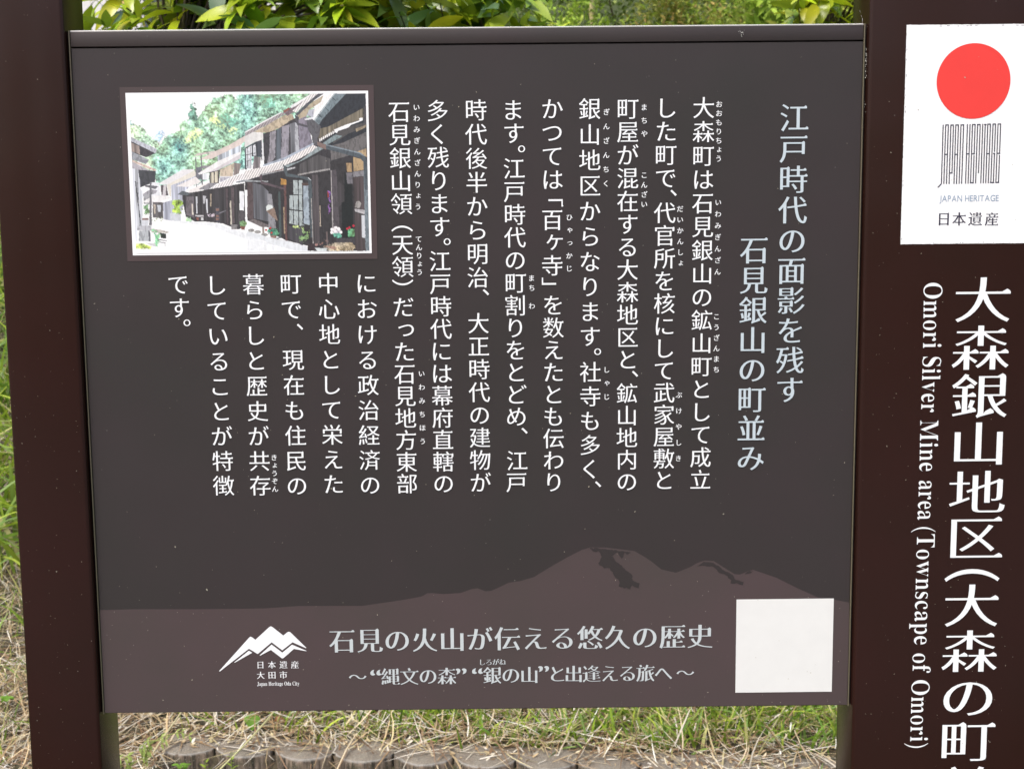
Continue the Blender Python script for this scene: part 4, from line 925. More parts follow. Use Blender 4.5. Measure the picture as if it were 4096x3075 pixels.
def blades(name, n, xr, yr, hr, wr, dens, label, lean=0.35, cols=None, droop=0.5, seg=4, front=False):
    x = R.uniform(*xr, n*4); y = R.uniform(*yr, n*4)
    d = dens(x, y)*(0.35+1.3*(0.5+0.5*np.sin(x*13+3*np.sin(y*9)))*(0.5+0.5*np.sin(y*15+2*np.sin(x*7))))
    keep = (R.random(n*4) < d*1.1) & ((y > edge_y(x)+0.07) | (x < -0.86) | front); x, y = x[keep][:n], y[keep][:n]; n = len(x)
    z = gh(x, y)-0.004; a = R.uniform(0, 2*np.pi, n); le = np.abs(R.normal(0, lean, n))
    D = np.stack([np.cos(a)*np.sin(le), np.sin(a)*np.sin(le), np.cos(le)], 1)
    L = R.uniform(*hr, n); W = R.uniform(*wr, n)
    out = np.stack([np.cos(a), np.sin(a), -0.9*np.ones(n)], 1)*(L*np.abs(R.normal(droop, 0.25, n)))[:, None]*0.55
    T = pal(n, cols or [(0.20, 0.34, 0.04), (0.32, 0.47, 0.05), (0.13, 0.26, 0.04), (0.44, 0.55, 0.07), (0.24, 0.38, 0.11), (0.52, 0.50, 0.20)])
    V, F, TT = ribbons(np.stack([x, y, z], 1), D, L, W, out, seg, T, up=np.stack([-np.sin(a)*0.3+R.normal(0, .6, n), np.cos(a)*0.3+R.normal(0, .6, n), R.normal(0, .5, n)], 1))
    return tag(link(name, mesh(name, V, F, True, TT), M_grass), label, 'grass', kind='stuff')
blades('grass', 5200, (-0.85, 1.15), (1.66, 2.35), (0.05, 0.12), (0.0035, 0.0085), lambda x, y: np.clip(0.05+1.0*np.clip((y-edge_y(x)-0.11)/0.16, 0, 1)*np.clip(0.60+0.9*(x+0.35), 0.13, 1), 0, 1), 'short green grass growing through the straw behind the concrete edging', 0.45)
blades('grass', 1500, (0.2, 1.1), (1.62, 2.3), (0.07, 0.16), (0.0045, 0.0095), lambda x, y: np.clip((x-0.1)*1.3, 0, 1)*(y > edge_y(x)+0.15), 'longer bright green grass near the foot of the wide pillar', 0.5)
blades('tall_grass', 2400, (-3.4, -1.28), (2.7, 5.6), (0.25, 0.65), (0.009, 0.020), lambda x, y: np.ones_like(x)*0.9, 'tall broad green grass on the bank left of the brown post', 0.40, None, 0.75, 7)
blades('tall_grass_stalks', 260, (-3.0, -1.28), (2.4, 5.0), (0.25, 0.6), (0.003, 0.006), lambda x, y: np.ones_like(x)*0.9, 'dry pale stalks among the tall green grass left of the post', 0.6, [(0.5, 0.44, 0.27), (0.58, 0.53, 0.40)], 1.2, 7)
blades('grass', 700, (-2.2, -1.2), (1.6, 3.2), (0.05, 0.16), (0.003, 0.007), lambda x, y: np.ones_like(x)*0.6, 'sparse green grass blades on the straw left of the post', 0.6)

blades('grass', 34000, (-5, 6), (1.75, 9.5), (0.07, 0.20), (0.006, 0.014), lambda x, y: np.where((y < 2.4) & (x > -1.5) & (x < 1.15), 0, np.where((x < -1.15) & (y < 4.2) & (x > -2.4), 0.05, 0.9)), 'rough green grass covering the rest of the bank', 0.5, seg=3)
straw_patch('dry_grass', 9000, (-4.5, 5.0), (1.6, 6.5), (0.05, 0.2), (0.003, 0.008), 0.03, 'thin dry straw strewn over the rest of the bank')
blades('grass', 9000, (-3.5, 4.0), (-1.7, 1.55), (0.03, 0.10), (0.004, 0.010), lambda x, y: np.where((np.abs(x+0.9) < 0.5) & (y > 1.2), 0, 0.9), 'low green grass on the level ground around the sign posts', 0.6, front=True, seg=3)

# ---------------------------------------------------------------- leaves
def leaf_template(curl, fold, aspect, pointy=1.3, rows=7):
    v = []; 
    for j in range(rows):
        t = j/(rows-1); wdt = aspect*0.5*(math.sin(math.pi*min(1, t**0.85)))**(0.8)*(1-0.35*t**pointy); wdt = max(wdt, 0.004 if j in (0, rows-1) else 0.01)
        ang_ = curl*t; y = (math.sin(ang_)/curl if abs(curl) > 1e-3 else t); z = -((1-math.cos(ang_))/curl if abs(curl) > 1e-3 else 0)
        for s in (-1, 0, 1):
            v.append((s*wdt, y, z+abs(s)*wdt*fold+0.015*math.sin(t*9+s)*abs(s)))
    f = []
    for j in range(rows-1):
        for s in (0, 1): f.append((j*3+s, j*3+s+1, j*3+s+4, j*3+s+3))
    return np.array(v), np.array(f)
M_leaf = leafy('glossy_leaf', 0.26, 0.25, 0.55)
M_leaf2 = leafy('soft_leaf', 0.55, 0.38, 0.15)
def frames(D, roll):
    """rotation matrices with local +Y along D"""
    Y = D/np.linalg.norm(D, axis=1)[:, None]; ref = np.tile([0, 0, 1.0], (len(Y), 1)); X = np.cross(Y, ref); l = np.linalg.norm(X, axis=1); X[l < 1e-3] = [1, 0, 0]; l[l < 1e-3] = 1; X /= l[:, None]
    Z = np.cross(X, Y); c, s = np.cos(roll)[:, None], np.sin(roll)[:, None]
    X2 = X*c+Z*s; Z2 = -X*s+Z*c
    return np.stack([X2, Y, Z2], 2)
def leaf_cloud(name, P, D, L, tint, temps, mat, parent, kind='stuff'):
    roll = R.normal(0, 0.5, len(P)); M_ = frames(D, roll); Vs = []; Fs = []; Ts = []; off = 0; pick = R.integers(0, len(temps), len(P))
    for ti, (tv, tf) in enumerate(temps):
        m_ = pick == ti; n = m_.sum()
        if n == 0: continue
        v = np.einsum('nij,kj->nki', M_[m_], tv)*L[m_][:, None, None]+P[m_][:, None, :]
        Vs.append(v.reshape(-1, 3)); Fs.append((np.arange(n)[:, None, None]*len(tv)+tf[None]).reshape(-1, 4)+off); off += n*len(tv)
        Ts.append(np.repeat(tint[m_], len(tv), 0))
    o = link(name, mesh(name, np.concatenate(Vs), np.concatenate(Fs), True, np.concatenate(Ts)), mat, parent)
    if kind: o['kind'] = kind
    return o
big_t = [leaf_template(c, f, a) for c, f, a in ((0.5, 0.25, 0.38), (0.9, 0.35, 0.36), (0.25, 0.15, 0.42), (1.2, 0.3, 0.34), (0.6, 0.5, 0.32))]
low_t = [leaf_template(c, f, a, 1.3, 4) for c, f, a in ((0.6, 0.25, 0.42), (0.9, 0.3, 0.36))]
def tube(pts, radii, n=7):
    v = []; f = []; pts = [Vector(p) for p in pts]
    for i, p in enumerate(pts):
        d = (pts[min(i+1, len(pts)-1)]-pts[max(i-1, 0)]).normalized(); x = d.orthogonal().normalized(); y = d.cross(x)
        for k_ in range(n):
            a = k_/n*math.tau; q_ = p+(x*math.cos(a)+y*math.sin(a))*radii[i]; v.append(tuple(q_))
    for i in range(len(pts)-1):
        for k_ in range(n): f.append((i*n+k_, i*n+(k_+1) % n, (i+1)*n+(k_+1) % n, (i+1)*n+k_))
    return v, f
def join(parts):
    v = []; f = []
    for a, b in parts: o = len(v); v += a; f += [tuple(i+o for i in q_) for q_ in b]
    return v, f
k = N('bark'); p = k.pos(); n1 = k.noise(p, 40, 5)
M_bark = k.out(k.n('ShaderNodeBsdfPrincipled', {'Base Color': k.ramp(n1, [(0.3, (0.05, 0.035, 0.022)), (0.7, (0.17, 0.13, 0.09))]), 'Roughness': 0.85, 'Normal': k.bump(n1, 0.6, 0.004)}).outputs[0])
GREEN_NEW = [(0.38, 0.47, 0.025), (0.46, 0.53, 0.03), (0.28, 0.42, 0.035), (0.24, 0.36, 0.045)]
GREEN_OLD = [(0.11, 0.20, 0.035), (0.08, 0.16, 0.035), (0.16, 0.27, 0.045), (0.10, 0.20, 0.07)]
def to_px(P):
    d = P-np.array(CAM); z = d@np.array(_f); return 2048+5200*(d@np.array(_r))/z, 1537.5-5200*(d@np.array(_u))/z, z
def shrub(name, label, cat, c, rad, base, ntip, leafL, nbig, seed, group=None, new_frac=0.45, mat=None, per=6, temps=None, droop=0.25):
    global R
    R = np.random.default_rng(seed); rr = random.Random(seed)
    bx, by = base; bz = float(gh(bx, by)); root = empty(name, (bx, by, bz), label, cat, group)
    off = np.array([bx, by, bz]); c = np.array(c, float); rad = np.array(rad, float)
    # twig tips near the crown's surface and some inside
    u = R.normal(size=(ntip, 3)); u /= np.linalg.norm(u, axis=1)[:, None]; rr_ = R.uniform(0.35, 1.0, ntip)**0.45
    lump = 1+0.16*np.sin(u[:, 0]*5+seed)+0.13*np.sin(u[:, 2]*6+u[:, 1]*4)
    tips = c+u*rad*(rr_*lump)[:, None]
    axis = u*0.8+np.array([0, -0.15, 0.55])+R.normal(0, 0.3, (ntip, 3)); axis /= np.linalg.norm(axis, axis=1)[:, None]
    P = []; D = []; T = []; Ls = []
    for i in range(ntip):
        k_ = rr.randint(per-2, per+2); a0 = rr.uniform(0, 6.3); ax = Vector(axis[i]); x = ax.orthogonal().normalized(); y = ax.cross(x)
        isnew = rr.random() < new_frac*(0.6+0.8*(u[i, 2] > -0.2))
        base_c = np.array(rr.choice(GREEN_NEW if isnew else GREEN_OLD))
        for j in range(k_):
            a = a0+j*2.4; el = rr.uniform(0.15, 0.95); d = (x*math.cos(a)+y*math.sin(a))*math.cos(el)+ax*math.sin(el)+Vector((0, 0, -droop*rr.random()))
            P.append(tips[i]-axis[i]*rr.uniform(0, 0.05)*leafL/0.1); D.append(d); Ls.append(leafL*rr.uniform(0.6, 1.15)); T.append(base_c*rr.uniform(0.75, 1.25)*np.array([rr.uniform(0.85, 1.15), 1, 1]))
    P = np.array(P); D = np.array([tuple(d) for d in D]); Ls = np.array(Ls); T = np.clip(np.array(T), 0.005, 0.6)
    px_, py_, z_ = to_px(P+D*Ls[:, None]*0.5)
    vis = (py_ > -60) & (py_ < 215) & (px_ > 200) & (px_ < 3500)
    idx = np.where(vis)[0]; idx = idx[np.argsort(z_[idx])][:nbig]; rest = np.ones(len(P), bool); rest[idx] = False
    # branches: trunk stems from the base to limb nodes, then to the tips
    parts = []
    nodes = [c+np.array([rr.uniform(-.75, .75)*rad[0], rr.uniform(-.4, .4)*rad[1], rr.uniform(-.8, .35)*rad[2]]) for _ in range(9)]
    for nd in nodes:
        b0 = np.array([rr.uniform(-.06, .06), rr.uniform(-.06, .06), 0]); mid = (nd-off)*0.5+np.array([rr.uniform(-.08, .08), rr.uniform(-.08, .08), 0])
        parts.append(tube([b0, mid, nd-off], [0.018, 0.011, 0.006]))
    link('stem', mesh('stem', *join(parts), True), M_bark, root)
    parts = []
    for i in range(0, ntip, 1 if ntip < 900 else 3):
        nd = min(nodes, key=lambda q_: np.sum((q_-tips[i])**2)); mid = (nd+tips[i])/2+R.normal(0, 0.03, 3)
        parts.append(tube([nd-off, mid-off, tips[i]-off], [0.006, 0.004, 0.0022], 4))
    tw = link('twig', mesh('twig', *join(parts), True), M_bark, root); tw['kind'] = 'stuff'
    leaf_cloud('foliage', P[rest]-off, D[rest], Ls[rest], T[rest], temps or low_t, mat or M_leaf, root)
    if len(idx):
        F_ = frames(D[idx], R.normal(0, 0.5, len(idx))); cache = {}
        for n_, i in enumerate(idx):
            q_ = tuple(np.round(T[i]*12)/12+0.02); key = (int(R.integers(0, len(big_t))), q_)
            if key not in cache:
                tv, tf = big_t[key[0]]; me = mesh('leaf', tv, tf, True, np.tile(np.clip(np.array(q_), 0.02, 0.6), (len(tv), 1))); me.materials.append(mat or M_leaf); cache[key] = me
            o = bpy.data.objects.new('leaf', cache[key]); C.objects.link(o); o.parent = root
            M4 = Matrix.Identity(4)
            for a in range(3):
                for b_ in range(3): M4[a][b_] = F_[n_][a][b_]*Ls[i]
                M4[a][3] = P[i][a]-off[a]
            o.matrix_basis = M4
    return root
shrub('evergreen_shrub', 'dense evergreen shrub with bright yellow-green young leaves behind the left half of the board', 'shrub', (-0.56, 2.45, 1.55), (0.78, 0.52, 0.95), (-0.5, 2.55), 2200, 0.120, 295, 21, new_frac=0.6)
shrub('evergreen_shrub', 'small shrub with drooping narrow yellow-green leaves beside the right post above the board corner', 'shrub', (1.42, 3.75, 1.75), (0.52, 0.4, 0.85), (1.4, 3.8), 560, 0.14, 130, 33, new_frac=0.75, droop=0.8)

# ---------------------------------------------------------------- farther planting, soft in the background
def fine_shrub(name, label, c, rad, n, L, cols, seed, mat=None, group=None, cat='shrub', trunk=True):
    global R
    R = np.random.default_rng(seed); rr = random.Random(seed); bx, by = c[0], c[1]; bz = float(gh(bx, by)); root = empty(name, (bx, by, bz), label, cat, group); off = np.array([bx, by, bz])
    nc = max(12, n//60); cc = R.normal(size=(nc, 3)); cc /= np.linalg.norm(cc, axis=1)[:, None]; cc = np.array(c)+cc*np.array(rad)*(R.uniform(0.3, 1.0, nc)**0.5)[:, None]
    w_ = R.integers(0, nc, n); P = cc[w_]+R.normal(0, 0.115, (n, 3))*np.array(rad)[None]; D = R.normal(0, 0.7, (n, 3))+np.array([0, 0, 0.35])
    base_c = (np.array(cols)[R.integers(0, len(cols), nc)]*R.uniform(0.6, 1.3, (nc, 1)))[w_]; T = np.clip(base_c*(1+0.25*R.standard_normal((n, 1))), 0.005, 0.6)
    leaf_cloud('crown', P-off, D, R.uniform(0.6, 1.2, n)*L, T, low_t, mat or M_leaf2, root)
    parts = []
    for i in range(0, min(nc, 36), 6):
        q_ = cc[i]-off; parts.append(tube([(0, 0, 0), (q_[0]*0.3, q_[1]*0.3, q_[2]*0.55), tuple(q_)], [0.02*rad[0]+0.005, 0.006*rad[0]+0.004, 0.003], 5))
    link('trunk', mesh('trunk', *join(parts), True), M_bark, root)
    return root
LIME = [(0.34, 0.50, 0.07), (0.26, 0.40, 0.06), (0.42, 0.52, 0.10)]; OLIVE = [(0.26, 0.31, 0.08), (0.32, 0.33, 0.09), (0.20, 0.26, 0.06), (0.42, 0.30, 0.10)]; DARK = [(0.07, 0.12, 0.03), (0.10, 0.16, 0.035), (0.05, 0.09, 0.025)]
fine_shrub('garden_shrub', 'rounded lime green shrub far behind the board, left of the bamboo', (0.58, 8.6, 2.50), (0.42, 0.4, 0.62), 4500, 0.06, LIME, 41)
fine_shrub('garden_shrub', 'low lime green shrub with feathery tips just right of the bamboo', (1.55, 8.9, 2.68), (0.55, 0.45, 0.62), 7000, 0.06, LIME+OLIVE, 42)
fine_shrub('garden_shrub', 'olive and rust tinged shrub far behind the middle of the right half of the board', (2.35, 8.4, 2.72), (0.75, 0.5, 0.72), 9000, 0.06, OLIVE+LIME+LIME, 43)
fine_shrub('garden_shrub', 'bright leafy young tree far behind, left of the drooping shrub', (2.05, 6.8, 2.6), (0.45, 0.4, 0.75), 2600, 0.11, LIME, 44)
fine_shrub('garden_shrub', 'tall pale green shrub with loose tips behind the right part of the board top', (2.7, 9.6, 2.85), (0.8, 0.5, 0.8), 8000, 0.055, LIME+OLIVE+[(0.45, 0.30, 0.10)], 49)
fine_shrub('garden_shrub', 'dark green broad shrub far behind the left shrub', (-2.2, 9.5, 2.6), (1.7, 0.8, 1.3), 5000, 0.08, DARK+OLIVE, 45)
fine_shrub('forest_tree', 'dark green tree standing behind the bamboo stems', (1.3, 12.5, 3.2), (2.0, 1.0, 1.9), 16000, 0.085, DARK+DARK+[(0.14, 0.19, 0.05)], 46, cat='tree')
fine_shrub('forest_tree', 'yellow-green tree in the far background behind the right shrub', (4.6, 13.0, 3.3), (2.0, 1.0, 1.9), 15000, 0.085, OLIVE+LIME, 47, cat='tree')
fine_shrub('forest_tree', 'dull green tree in the far background behind the left shrub', (-3.0, 14.0, 3.3), (3.0, 1.2, 2.0), 8000, 0.12, DARK, 48, cat='tree')
k = N('bamboo_culm'); n1 = k.noise(k.pos((8, 8, 1)), 2, 3); M_bam = k.out(k.n('ShaderNodeBsdfPrincipled', {'Base Color': k.ramp(n1, [(0.3, (0.30, 0.25, 0.09)), (0.7, (0.42, 0.36, 0.16))]), 'Roughness': 0.45}).outputs[0])
k = N('green_culm'); n1 = k.noise(k.pos((8, 8, 1)), 2, 3); M_bam2 = k.out(k.n('ShaderNodeBsdfPrincipled', {'Base Color': k.ramp(n1, [(0.3, (0.14, 0.17, 0.03)), (0.7, (0.22, 0.24, 0.05))]), 'Roughness': 0.45}).outputs[0])
for (px0, px1, mat_, rad_, lab, yy) in ((2418, 2392, M_bam, 0.020, 'straw yellow bamboo stem rising behind the board, the thicker of the pair', 9.6), (2378, 2380, M_bam2, 0.018, 'olive green bamboo stem just left of the yellow one', 9.8)):
    x0_ = 0.041+(px0-2048)/5200*(yy+1.51)+0.037*1; x1_ = x0_+(px1-px0)/5200*(yy+1.51)*7
    bz = float(gh(x0_, yy)); root = empty('bamboo', (x0_, yy, bz), lab, 'bamboo', 'bamboo stems')
    pts = []; rads = []
    for j in range(25):
        z = j*0.2; fx = (x1_-x0_)*z/3.2; pts += [(fx, 0, z), (fx, 0, z+0.012), (fx, 0, z+0.02)]; rads += [rad_*1.0, rad_*1.14, rad_*1.0]
    link('culm', mesh('culm', *tube(pts, rads, 10), True), mat_, root)
    n = 500; R = np.random.default_rng(int(px0)); zz = R.uniform(3.2, 4.9, n); P = np.stack([R.normal(0, .35, n), R.normal(0, .35, n), zz], 1); D = R.normal(0, 1, (n, 3))-np.array([0, 0, .5])
    leaf_cloud('leaves', P, D, R.uniform(.08, .14, n), np.clip(np.array([(0.14, 0.2, 0.04)])*(1+.2*R.standard_normal((n, 1))), .01, .5), [leaf_template(0.5, 0.1, 0.16, 1.3, 4)], M_leaf2, root)
# wooded hillside closing the view
xs = np.linspace(-70, 70, 90); ys = np.linspace(17, 60, 40); XX, YY = np.meshgrid(xs, ys)
ZZ = 1.6+np.maximum(YY-18, 0)*0.62+1.6*np.sin(XX*0.13+1)*np.clip((YY-20)/20, 0, 1)+0.6*np.sin(XX*0.41+YY*0.3)-np.where(YY < 18, 1.5, 0)
q = np.arange(XX.size).reshape(XX.shape); ff = np.stack([q[:-1, :-1].ravel(), q[:-1, 1:].ravel(), q[1:, 1:].ravel(), q[1:, :-1].ravel()], 1)
k = N('hill_soil'); n1 = k.noise(k.pos(), 0.7, 6, 0.7); M_hill = k.out(k.n('ShaderNodeBsdfPrincipled', {'Base Color': k.ramp(n1, [(0.35, (0.02, 0.03, 0.01)), (0.7, (0.07, 0.09, 0.03))]), 'Roughness': 1.0}).outputs[0])
tag(link('hillside', mesh('hillside', np.stack([XX.ravel(), YY.ravel(), ZZ.ravel()], 1), ff, True), M_hill), kind='structure')
R = np.random.default_rng(77); n = 42000; x = R.uniform(-40, 40, n); x = np.sign(x)*np.abs(x)**1.25*0.4; y = R.uniform(17.5, 34, n); z = 1.6+np.maximum(y-18, 0)*0.62+R.uniform(-0.2, 2.6, n)**1.0
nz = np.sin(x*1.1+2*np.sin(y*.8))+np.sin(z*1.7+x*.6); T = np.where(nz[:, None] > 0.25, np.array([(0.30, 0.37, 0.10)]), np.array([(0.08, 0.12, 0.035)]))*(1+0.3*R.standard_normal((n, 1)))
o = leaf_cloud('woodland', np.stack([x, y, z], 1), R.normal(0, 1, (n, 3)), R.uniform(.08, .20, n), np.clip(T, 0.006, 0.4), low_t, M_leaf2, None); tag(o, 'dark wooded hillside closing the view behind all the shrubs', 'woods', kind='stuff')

# unseen asphalt and trees added behind the viewer for the satin paint to mirror faintly
k = N('asphalt'); n1 = k.noise(k.pos(), 45, 5, 0.7); M_asph = k.out(k.n('ShaderNodeBsdfPrincipled', {'Base Color': k.ramp(n1, [(0.3, (0.10, 0.10, 0.10)), (0.7, (0.20, 0.20, 0.19))]), 'Roughness': 0.9, 'Normal': k.bump(n1, 0.5, 0.004)}).outputs[0])
rx = np.linspace(-40, 40, 41); rv = np.array([(x_, y_, 0.016) for y_ in (-8.0, -5.0, -1.9) for x_ in rx]); rf_ = np.array([(j*41+i, j*41+i+1, (j+1)*41+i+1, (j+1)*41+i) for j in range(2) for i in range(40)])
tag(link('added_road', mesh('added_road', rv, rf_), M_asph), kind='structure')
for i_, (tx, ty, hh) in enumerate(((-7.5, -15.0, 2.6), (-1.8, -16.5, 2.2), (3.4, -15.5, 2.9), (9.0, -15.0, 2.4))):
    fine_shrub('added_tree', ('leftmost', 'second', 'third', 'rightmost')[i_]+' unseen tree added behind the viewer for the sign to mirror', (tx, ty, hh), (2.3, 1.4, hh*0.85), 2200, 0.26, DARK+OLIVE, 60+i_, cat='tree', group='added trees behind the viewer')

# distant white house seen through the leaves at the upper left
hs = empty('white_house', (-4.3, 13.0, 1.6), 'white walled house with a dark roof, glimpsed through the leaves at the upper left', 'house')
M_wallw = flat('plaster', (0.72, 0.70, 0.69), 0.8, 0.05); M_roofd = flat('roof_tile', (0.06, 0.06, 0.065), 0.6, 0.2); M_glass = flat('window_glass', (0.05, 0.06, 0.07), 0.1)
link('wall', box(-2.0, 2.0, 0, 4, -1.0, 3.4), M_wallw, hs)
rf = link('roof', box(-2.4, 2.4, -0.4, 4.4, 3.41, 3.62, 0.02, 1), M_roofd, hs)
for xx in (-1.2, 0.9):
    wi = link('window', box(xx-0.45, xx+0.45, -0.03, -0.005, 1.3, 2.3), M_glass, hs); link('frame', box(xx-0.5, xx+0.5, -0.06, -0.032, 1.22, 1.29), M_wallw, wi)

# dark rounded object with a pale curved rim, just above the board
cp = empty('round_pot', (0.98, 11.2, 1.0), 'dark rounded shape with a pale curved rim peeping over the board right of the bamboo', 'pot')
nseg = 20; v = []; prof = [(0.0, 2.10), (0.05, 2.095), (0.10, 2.06), (0.125, 2.0), (0.13, 1.9), (0.12, 1.5), (0.10, 1.2), (0.09, -0.5)]; f = []
for r_, z in prof:
    for k_ in range(nseg): v.append((r_*math.cos(k_/nseg*math.tau), r_*math.sin(k_/nseg*math.tau), z))
for i in range(len(prof)-1):
    for k_ in range(nseg): f.append((i*nseg+k_, (i+1)*nseg+k_, (i+1)*nseg+(k_+1) % nseg, i*nseg+(k_+1) % nseg))
link('body', mesh('body', v, f, True), flat('dark_glaze', (0.07, 0.055, 0.055), 0.5), cp)
v, f = tube([(0.13+0.035*math.cos(a)*1.6, -0.02, 1.985+0.085*math.sin(a)) for a in [i/10*2.4 for i in range(11)]], [0.016]*11, 8)
link('rim', mesh('rim', v, f, True), flat('pale_rim', (0.6, 0.6, 0.58), 0.5), cp)

# ---------------------------------------------------------------- single weeds and stalks near the edging
R = np.random.default_rng(5)
def wpt(x, y): return (x, y, float(gh(x, y)))
def plant(name, base, label, cat, group=None): return empty(name, base, label, cat, group)
def onemesh(name, tv, tf, col, mat, parent, M4):
    me = mesh(name, tv, tf, True, np.tile(col, (len(tv), 1))); o = link(name, me, mat, parent); o.matrix_basis = M4; return o
def mat4(loc, d, roll, s):
    F_ = frames(np.array([d], float), np.array([roll]))[0]; M4 = Matrix.Identity(4)
    for a in range(3):
        for b_ in range(3): M4[a][b_] = F_[a][b_]*s
        M4[a][3] = loc[a]
    return M4
broad = leaf_template(0.5, 0.12, 0.85, 0.6, 8)
pl = plant('broadleaf_weed', wpt(-0.655, 1.85), 'single broad fresh green leaf lying on the straw behind the second concrete log', 'weed')
onemesh('leaf', *broad, (0.16, 0.33, 0.05), M_leaf2, pl, mat4((0, 0, 0.035), (0.15, -0.7, -0.1), 0.1, 0.062))
v, f = tube([(0, 0.02, -0.01), (0, 0, 0.036)], [0.0012, 0.001], 5); link('stem', mesh('stem', v, f, True, np.tile((0.2, 0.3, 0.06), (len(v), 1))), M_leaf2, pl)
trif = leaf_template(0.4, 0.15, 0.95, 0.2, 5)
def clover(x, y, h, label, s=0.018, n=1, z=None):
    b = wpt(x, y) if z is None else (x, y, z); pl = plant('clover', b, label, 'clover', 'clover plants by the edging'); rr = random.Random(int(abs(x*1000)))
    for j in range(n):
        hx, hy, hz = rr.uniform(-.03, .03), rr.uniform(-.03, .02), h*rr.uniform(0.7, 1.1)
        v, f = tube([(0, 0, -0.01), (hx*0.4, hy*0.4, hz*0.6), (hx, hy, hz)], [0.0010, 0.0009, 0.0008], 5); link('stem', mesh('stem', v, f, True, np.tile((0.22, 0.30, 0.08), (len(v), 1))), M_leaf2, pl)
        for k_ in range(3):
            a = k_*2.094+rr.random(); onemesh('leaf', *trif, np.array((0.17, 0.34, 0.05))*rr.uniform(.8, 1.25), M_leaf2, pl, mat4((hx, hy, hz), (math.cos(a), math.sin(a), 0.15), 0, s*rr.uniform(.8, 1.1)))
clover(-0.77, 1.60, 0.105, 'clover with bright round leaves in front of the left end of the edging', 0.022, 2, 0.0)
clover(-1.34, 1.93, 0.07, 'clover at the bottom left corner outside the brown post', 0.024, 4)
clover(-1.40, 2.02, 0.10, 'taller clover above the bottom left corner outside the brown post', 0.024, 2)
def sprout(x, y, h, label, z=0.0, dense=14, col=(0.30, 0.42, 0.06)):
    pl = plant('sprouting_weed', (x, y, z), label, 'weed', 'weeds in front of the edging'); rr = random.Random(int(x*999)); bx_ = rr.uniform(-.01, .01)
    v, f = tube([(0, 0, -0.01), (bx_, 0, h*0.5), (bx_*0.5, 0, h)], [0.0016, 0.0013, 0.0007], 5); link('stem', mesh('stem', v, f, True, np.tile((0.24, 0.33, 0.07), (len(v), 1))), M_leaf2, pl)
    for j in range(dense):
        t = 0.25+0.75*j/dense; a = j*2.4; onemesh('leaf', *low_t[0], np.array(col)*rr.uniform(.7, 1.2), M_leaf2, pl, mat4((bx_*t, 0, h*t), (math.cos(a), math.sin(a), 0.9), 0, (0.020+0.010*rr.random())*(1.1-0.4*t)))
sprout(-0.655, 1.575, 0.145, 'tallest upright bright green weed in front of the first concrete log')
sprout(-0.725, 1.585, 0.120, 'shorter green weed left of the tallest one at the first log', dense=12)
sprout(-0.575, 1.56, 0.085, 'small green weed tip at the bottom edge below the first log', dense=10)
sprout(-0.24, 1.52, 0.09, 'lone small weed tip in front of the fifth concrete log', dense=8, col=(0.22, 0.36, 0.06))
# feathery vetch arching at the left end of the edging
pl = plant('vetch', (-0.90, 1.60, 0.02), 'pale feathery vetch arching beside the foot of the left post', 'weed')
for s_ in range(5):
    rr = random.Random(s_); pts = [(rr.uniform(-.02, .02)+0.05*(s_-2)*t+0.03*t*t, -0.01*t, -0.01+(0.10+0.02*s_)*math.sin(t*1.9)) for t in [i/8 for i in range(9)]]
    v, f = tube(pts, [0.0016]*6+[0.0012, 0.001, 0.0007], 5); link('stem', mesh('stem', v, f, True, np.tile((0.34, 0.40, 0.13), (len(v), 1))), M_leaf2, pl)
    for j in range(2, 9):
        for sg in (-1, 1): onemesh('leaf', *low_t[1], np.array((0.32, 0.41, 0.12))*rr.uniform(.8, 1.15), M_leaf2, pl, mat4(pts[j], (0.5, sg*0.7, 0.25+0.5*sg), 0, 0.020))
blades('weeds', 380, (-1.05, -0.62), (1.42, 1.60), (0.03, 0.10), (0.002, 0.006), lambda x, y: np.ones_like(x), 'low tangled weeds and straw at the left end of the edging', 0.7, [(0.16, 0.25, 0.05), (0.45, 0.38, 0.2), (0.30, 0.36, 0.10), (0.10, 0.16, 0.03)], 0.8, 4, True)
# long pale stalks
def stalk(pts, r_, label, col=(0.52, 0.47, 0.28)):
    P_ = [Vector(p) for p in pts]; sm = []
    for i in range(len(P_)-1):
        a, b_, c_, d_ = P_[max(i-1, 0)], P_[i], P_[i+1], P_[min(i+2, len(P_)-1)]
        for t in (0, .25, .5, .75): sm.append(0.5*((2*b_)+(-a+c_)*t+(2*a-5*b_+4*c_-d_)*t*t+(-a+3*b_-3*c_+d_)*t**3))
    sm.append(P_[-1]); o0 = sm[0].copy(); v, f = tube([p_-o0 for p_ in sm], [r_*(1-0.5*i/len(sm)) for i in range(len(sm))], 6)
    o = link('dry_stalk', mesh('dry_stalk', v, f, True, np.tile(col, (len(v), 1))), M_straw); o.location = o0
    tag(o, label, 'stalk', 'long dry stalks')
def G(x, y, dz): return (x, y, float(gh(x, y))+dz)
stalk([(-0.905, 1.56, 0.0), (-0.88, 1.62, 0.09), (-0.84, 1.75, 0.15), (-0.80, 1.90, 0.20), (-0.785, 2.02, 0.27)], 0.0030, 'thick pale stalk leaning up beside the left post foot')
stalk([(-0.74, 1.50, 0.0), (-0.70, 1.56, 0.08), (-0.63, 1.68, 0.13), (-0.57, 1.86, 0.17), (-0.55, 1.95, 0.20)], 0.0028, 'long pale stalk crossing the first concrete log diagonally', (0.56, 0.54, 0.28))
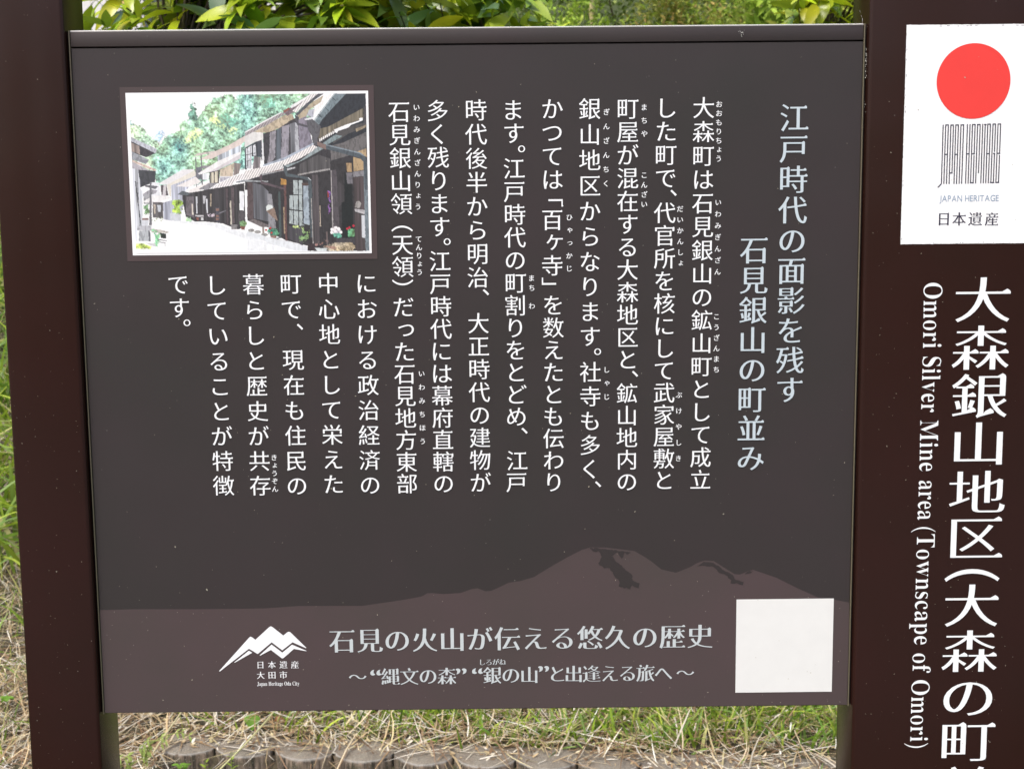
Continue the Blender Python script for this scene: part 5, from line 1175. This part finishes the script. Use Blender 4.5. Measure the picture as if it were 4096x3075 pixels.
stalk([G(-0.52, 1.93, 0.06), G(-0.38, 1.93, 0.035), G(-0.24, 1.92, 0.045), G(-0.10, 1.86, 0.02), G(0.03, 1.88, 0.03), G(0.08, 1.98, 0.07)], 0.0022, 'long curved pale stalk lying in the grass under the board middle')
stalk([G(0.095, 1.98, 0.05), G(0.09, 1.90, 0.06), G(0.05, 1.78, 0.03), G(-0.07, 1.70, 0.01)], 0.0022, 'bent pale stalk hanging down to the fifth concrete log')
stalk([G(0.25, 1.68, 0.02), G(0.42, 1.74, 0.03), G(0.53, 1.85, 0.04)], 0.0020, 'straight greenish stalk lying toward the right part of the edging', (0.40, 0.42, 0.16))
stalk([G(0.66, 1.62, 0.0), G(0.72, 1.70, 0.04), G(0.80, 1.80, 0.09)], 0.0030, 'thick green-brown stalk leaning by the right post foot', (0.35, 0.34, 0.16))
stalk([G(-1.33, 2.9, 0.10), G(-1.36, 2.85, 0.14), G(-1.385, 2.8, 0.12), G(-1.375, 2.75, 0.05), G(-1.34, 2.72, 0.02)], 0.0040, 'white curled stalk beside the left edge of the brown post', (0.66, 0.62, 0.5))
# fallen brown leaf and purple bud
pl = link('fallen_leaf', mesh('fallen_leaf', *(lambda t: (t[0]*0.055, t[1]))(leaf_template(1.1, 0.5, 0.6)), True, np.tile((0.26, 0.12, 0.05), (21, 1))), M_straw); pl.location = G(-0.60, 1.86, 0.012); pl.rotation_euler = (0.1, 0.2, -1.2)
tag(pl, 'curled reddish brown fallen leaf on the straw behind the first log', 'leaf')
pl = plant('purple_bud', G(-0.20, 1.90, 0.0), 'tiny purple flower bud in the grass right under the board edge', 'flower')
v, f = tube([(0, 0, 0), (0, 0, 0.07)], [0.001, 0.0009], 5); link('stem', mesh('stem', v, f, True, np.tile((0.12, 0.2, 0.05), (len(v), 1))), M_leaf2, pl)
v, f = tube([(0, 0, 0.066), (0, 0, 0.072), (0, 0, 0.082), (0, 0, 0.09)], [0.002, 0.006, 0.006, 0.001], 8); link('bud', mesh('bud', v, f, True, np.tile((0.40, 0.22, 0.36), (len(v), 1))), M_leaf2, pl)
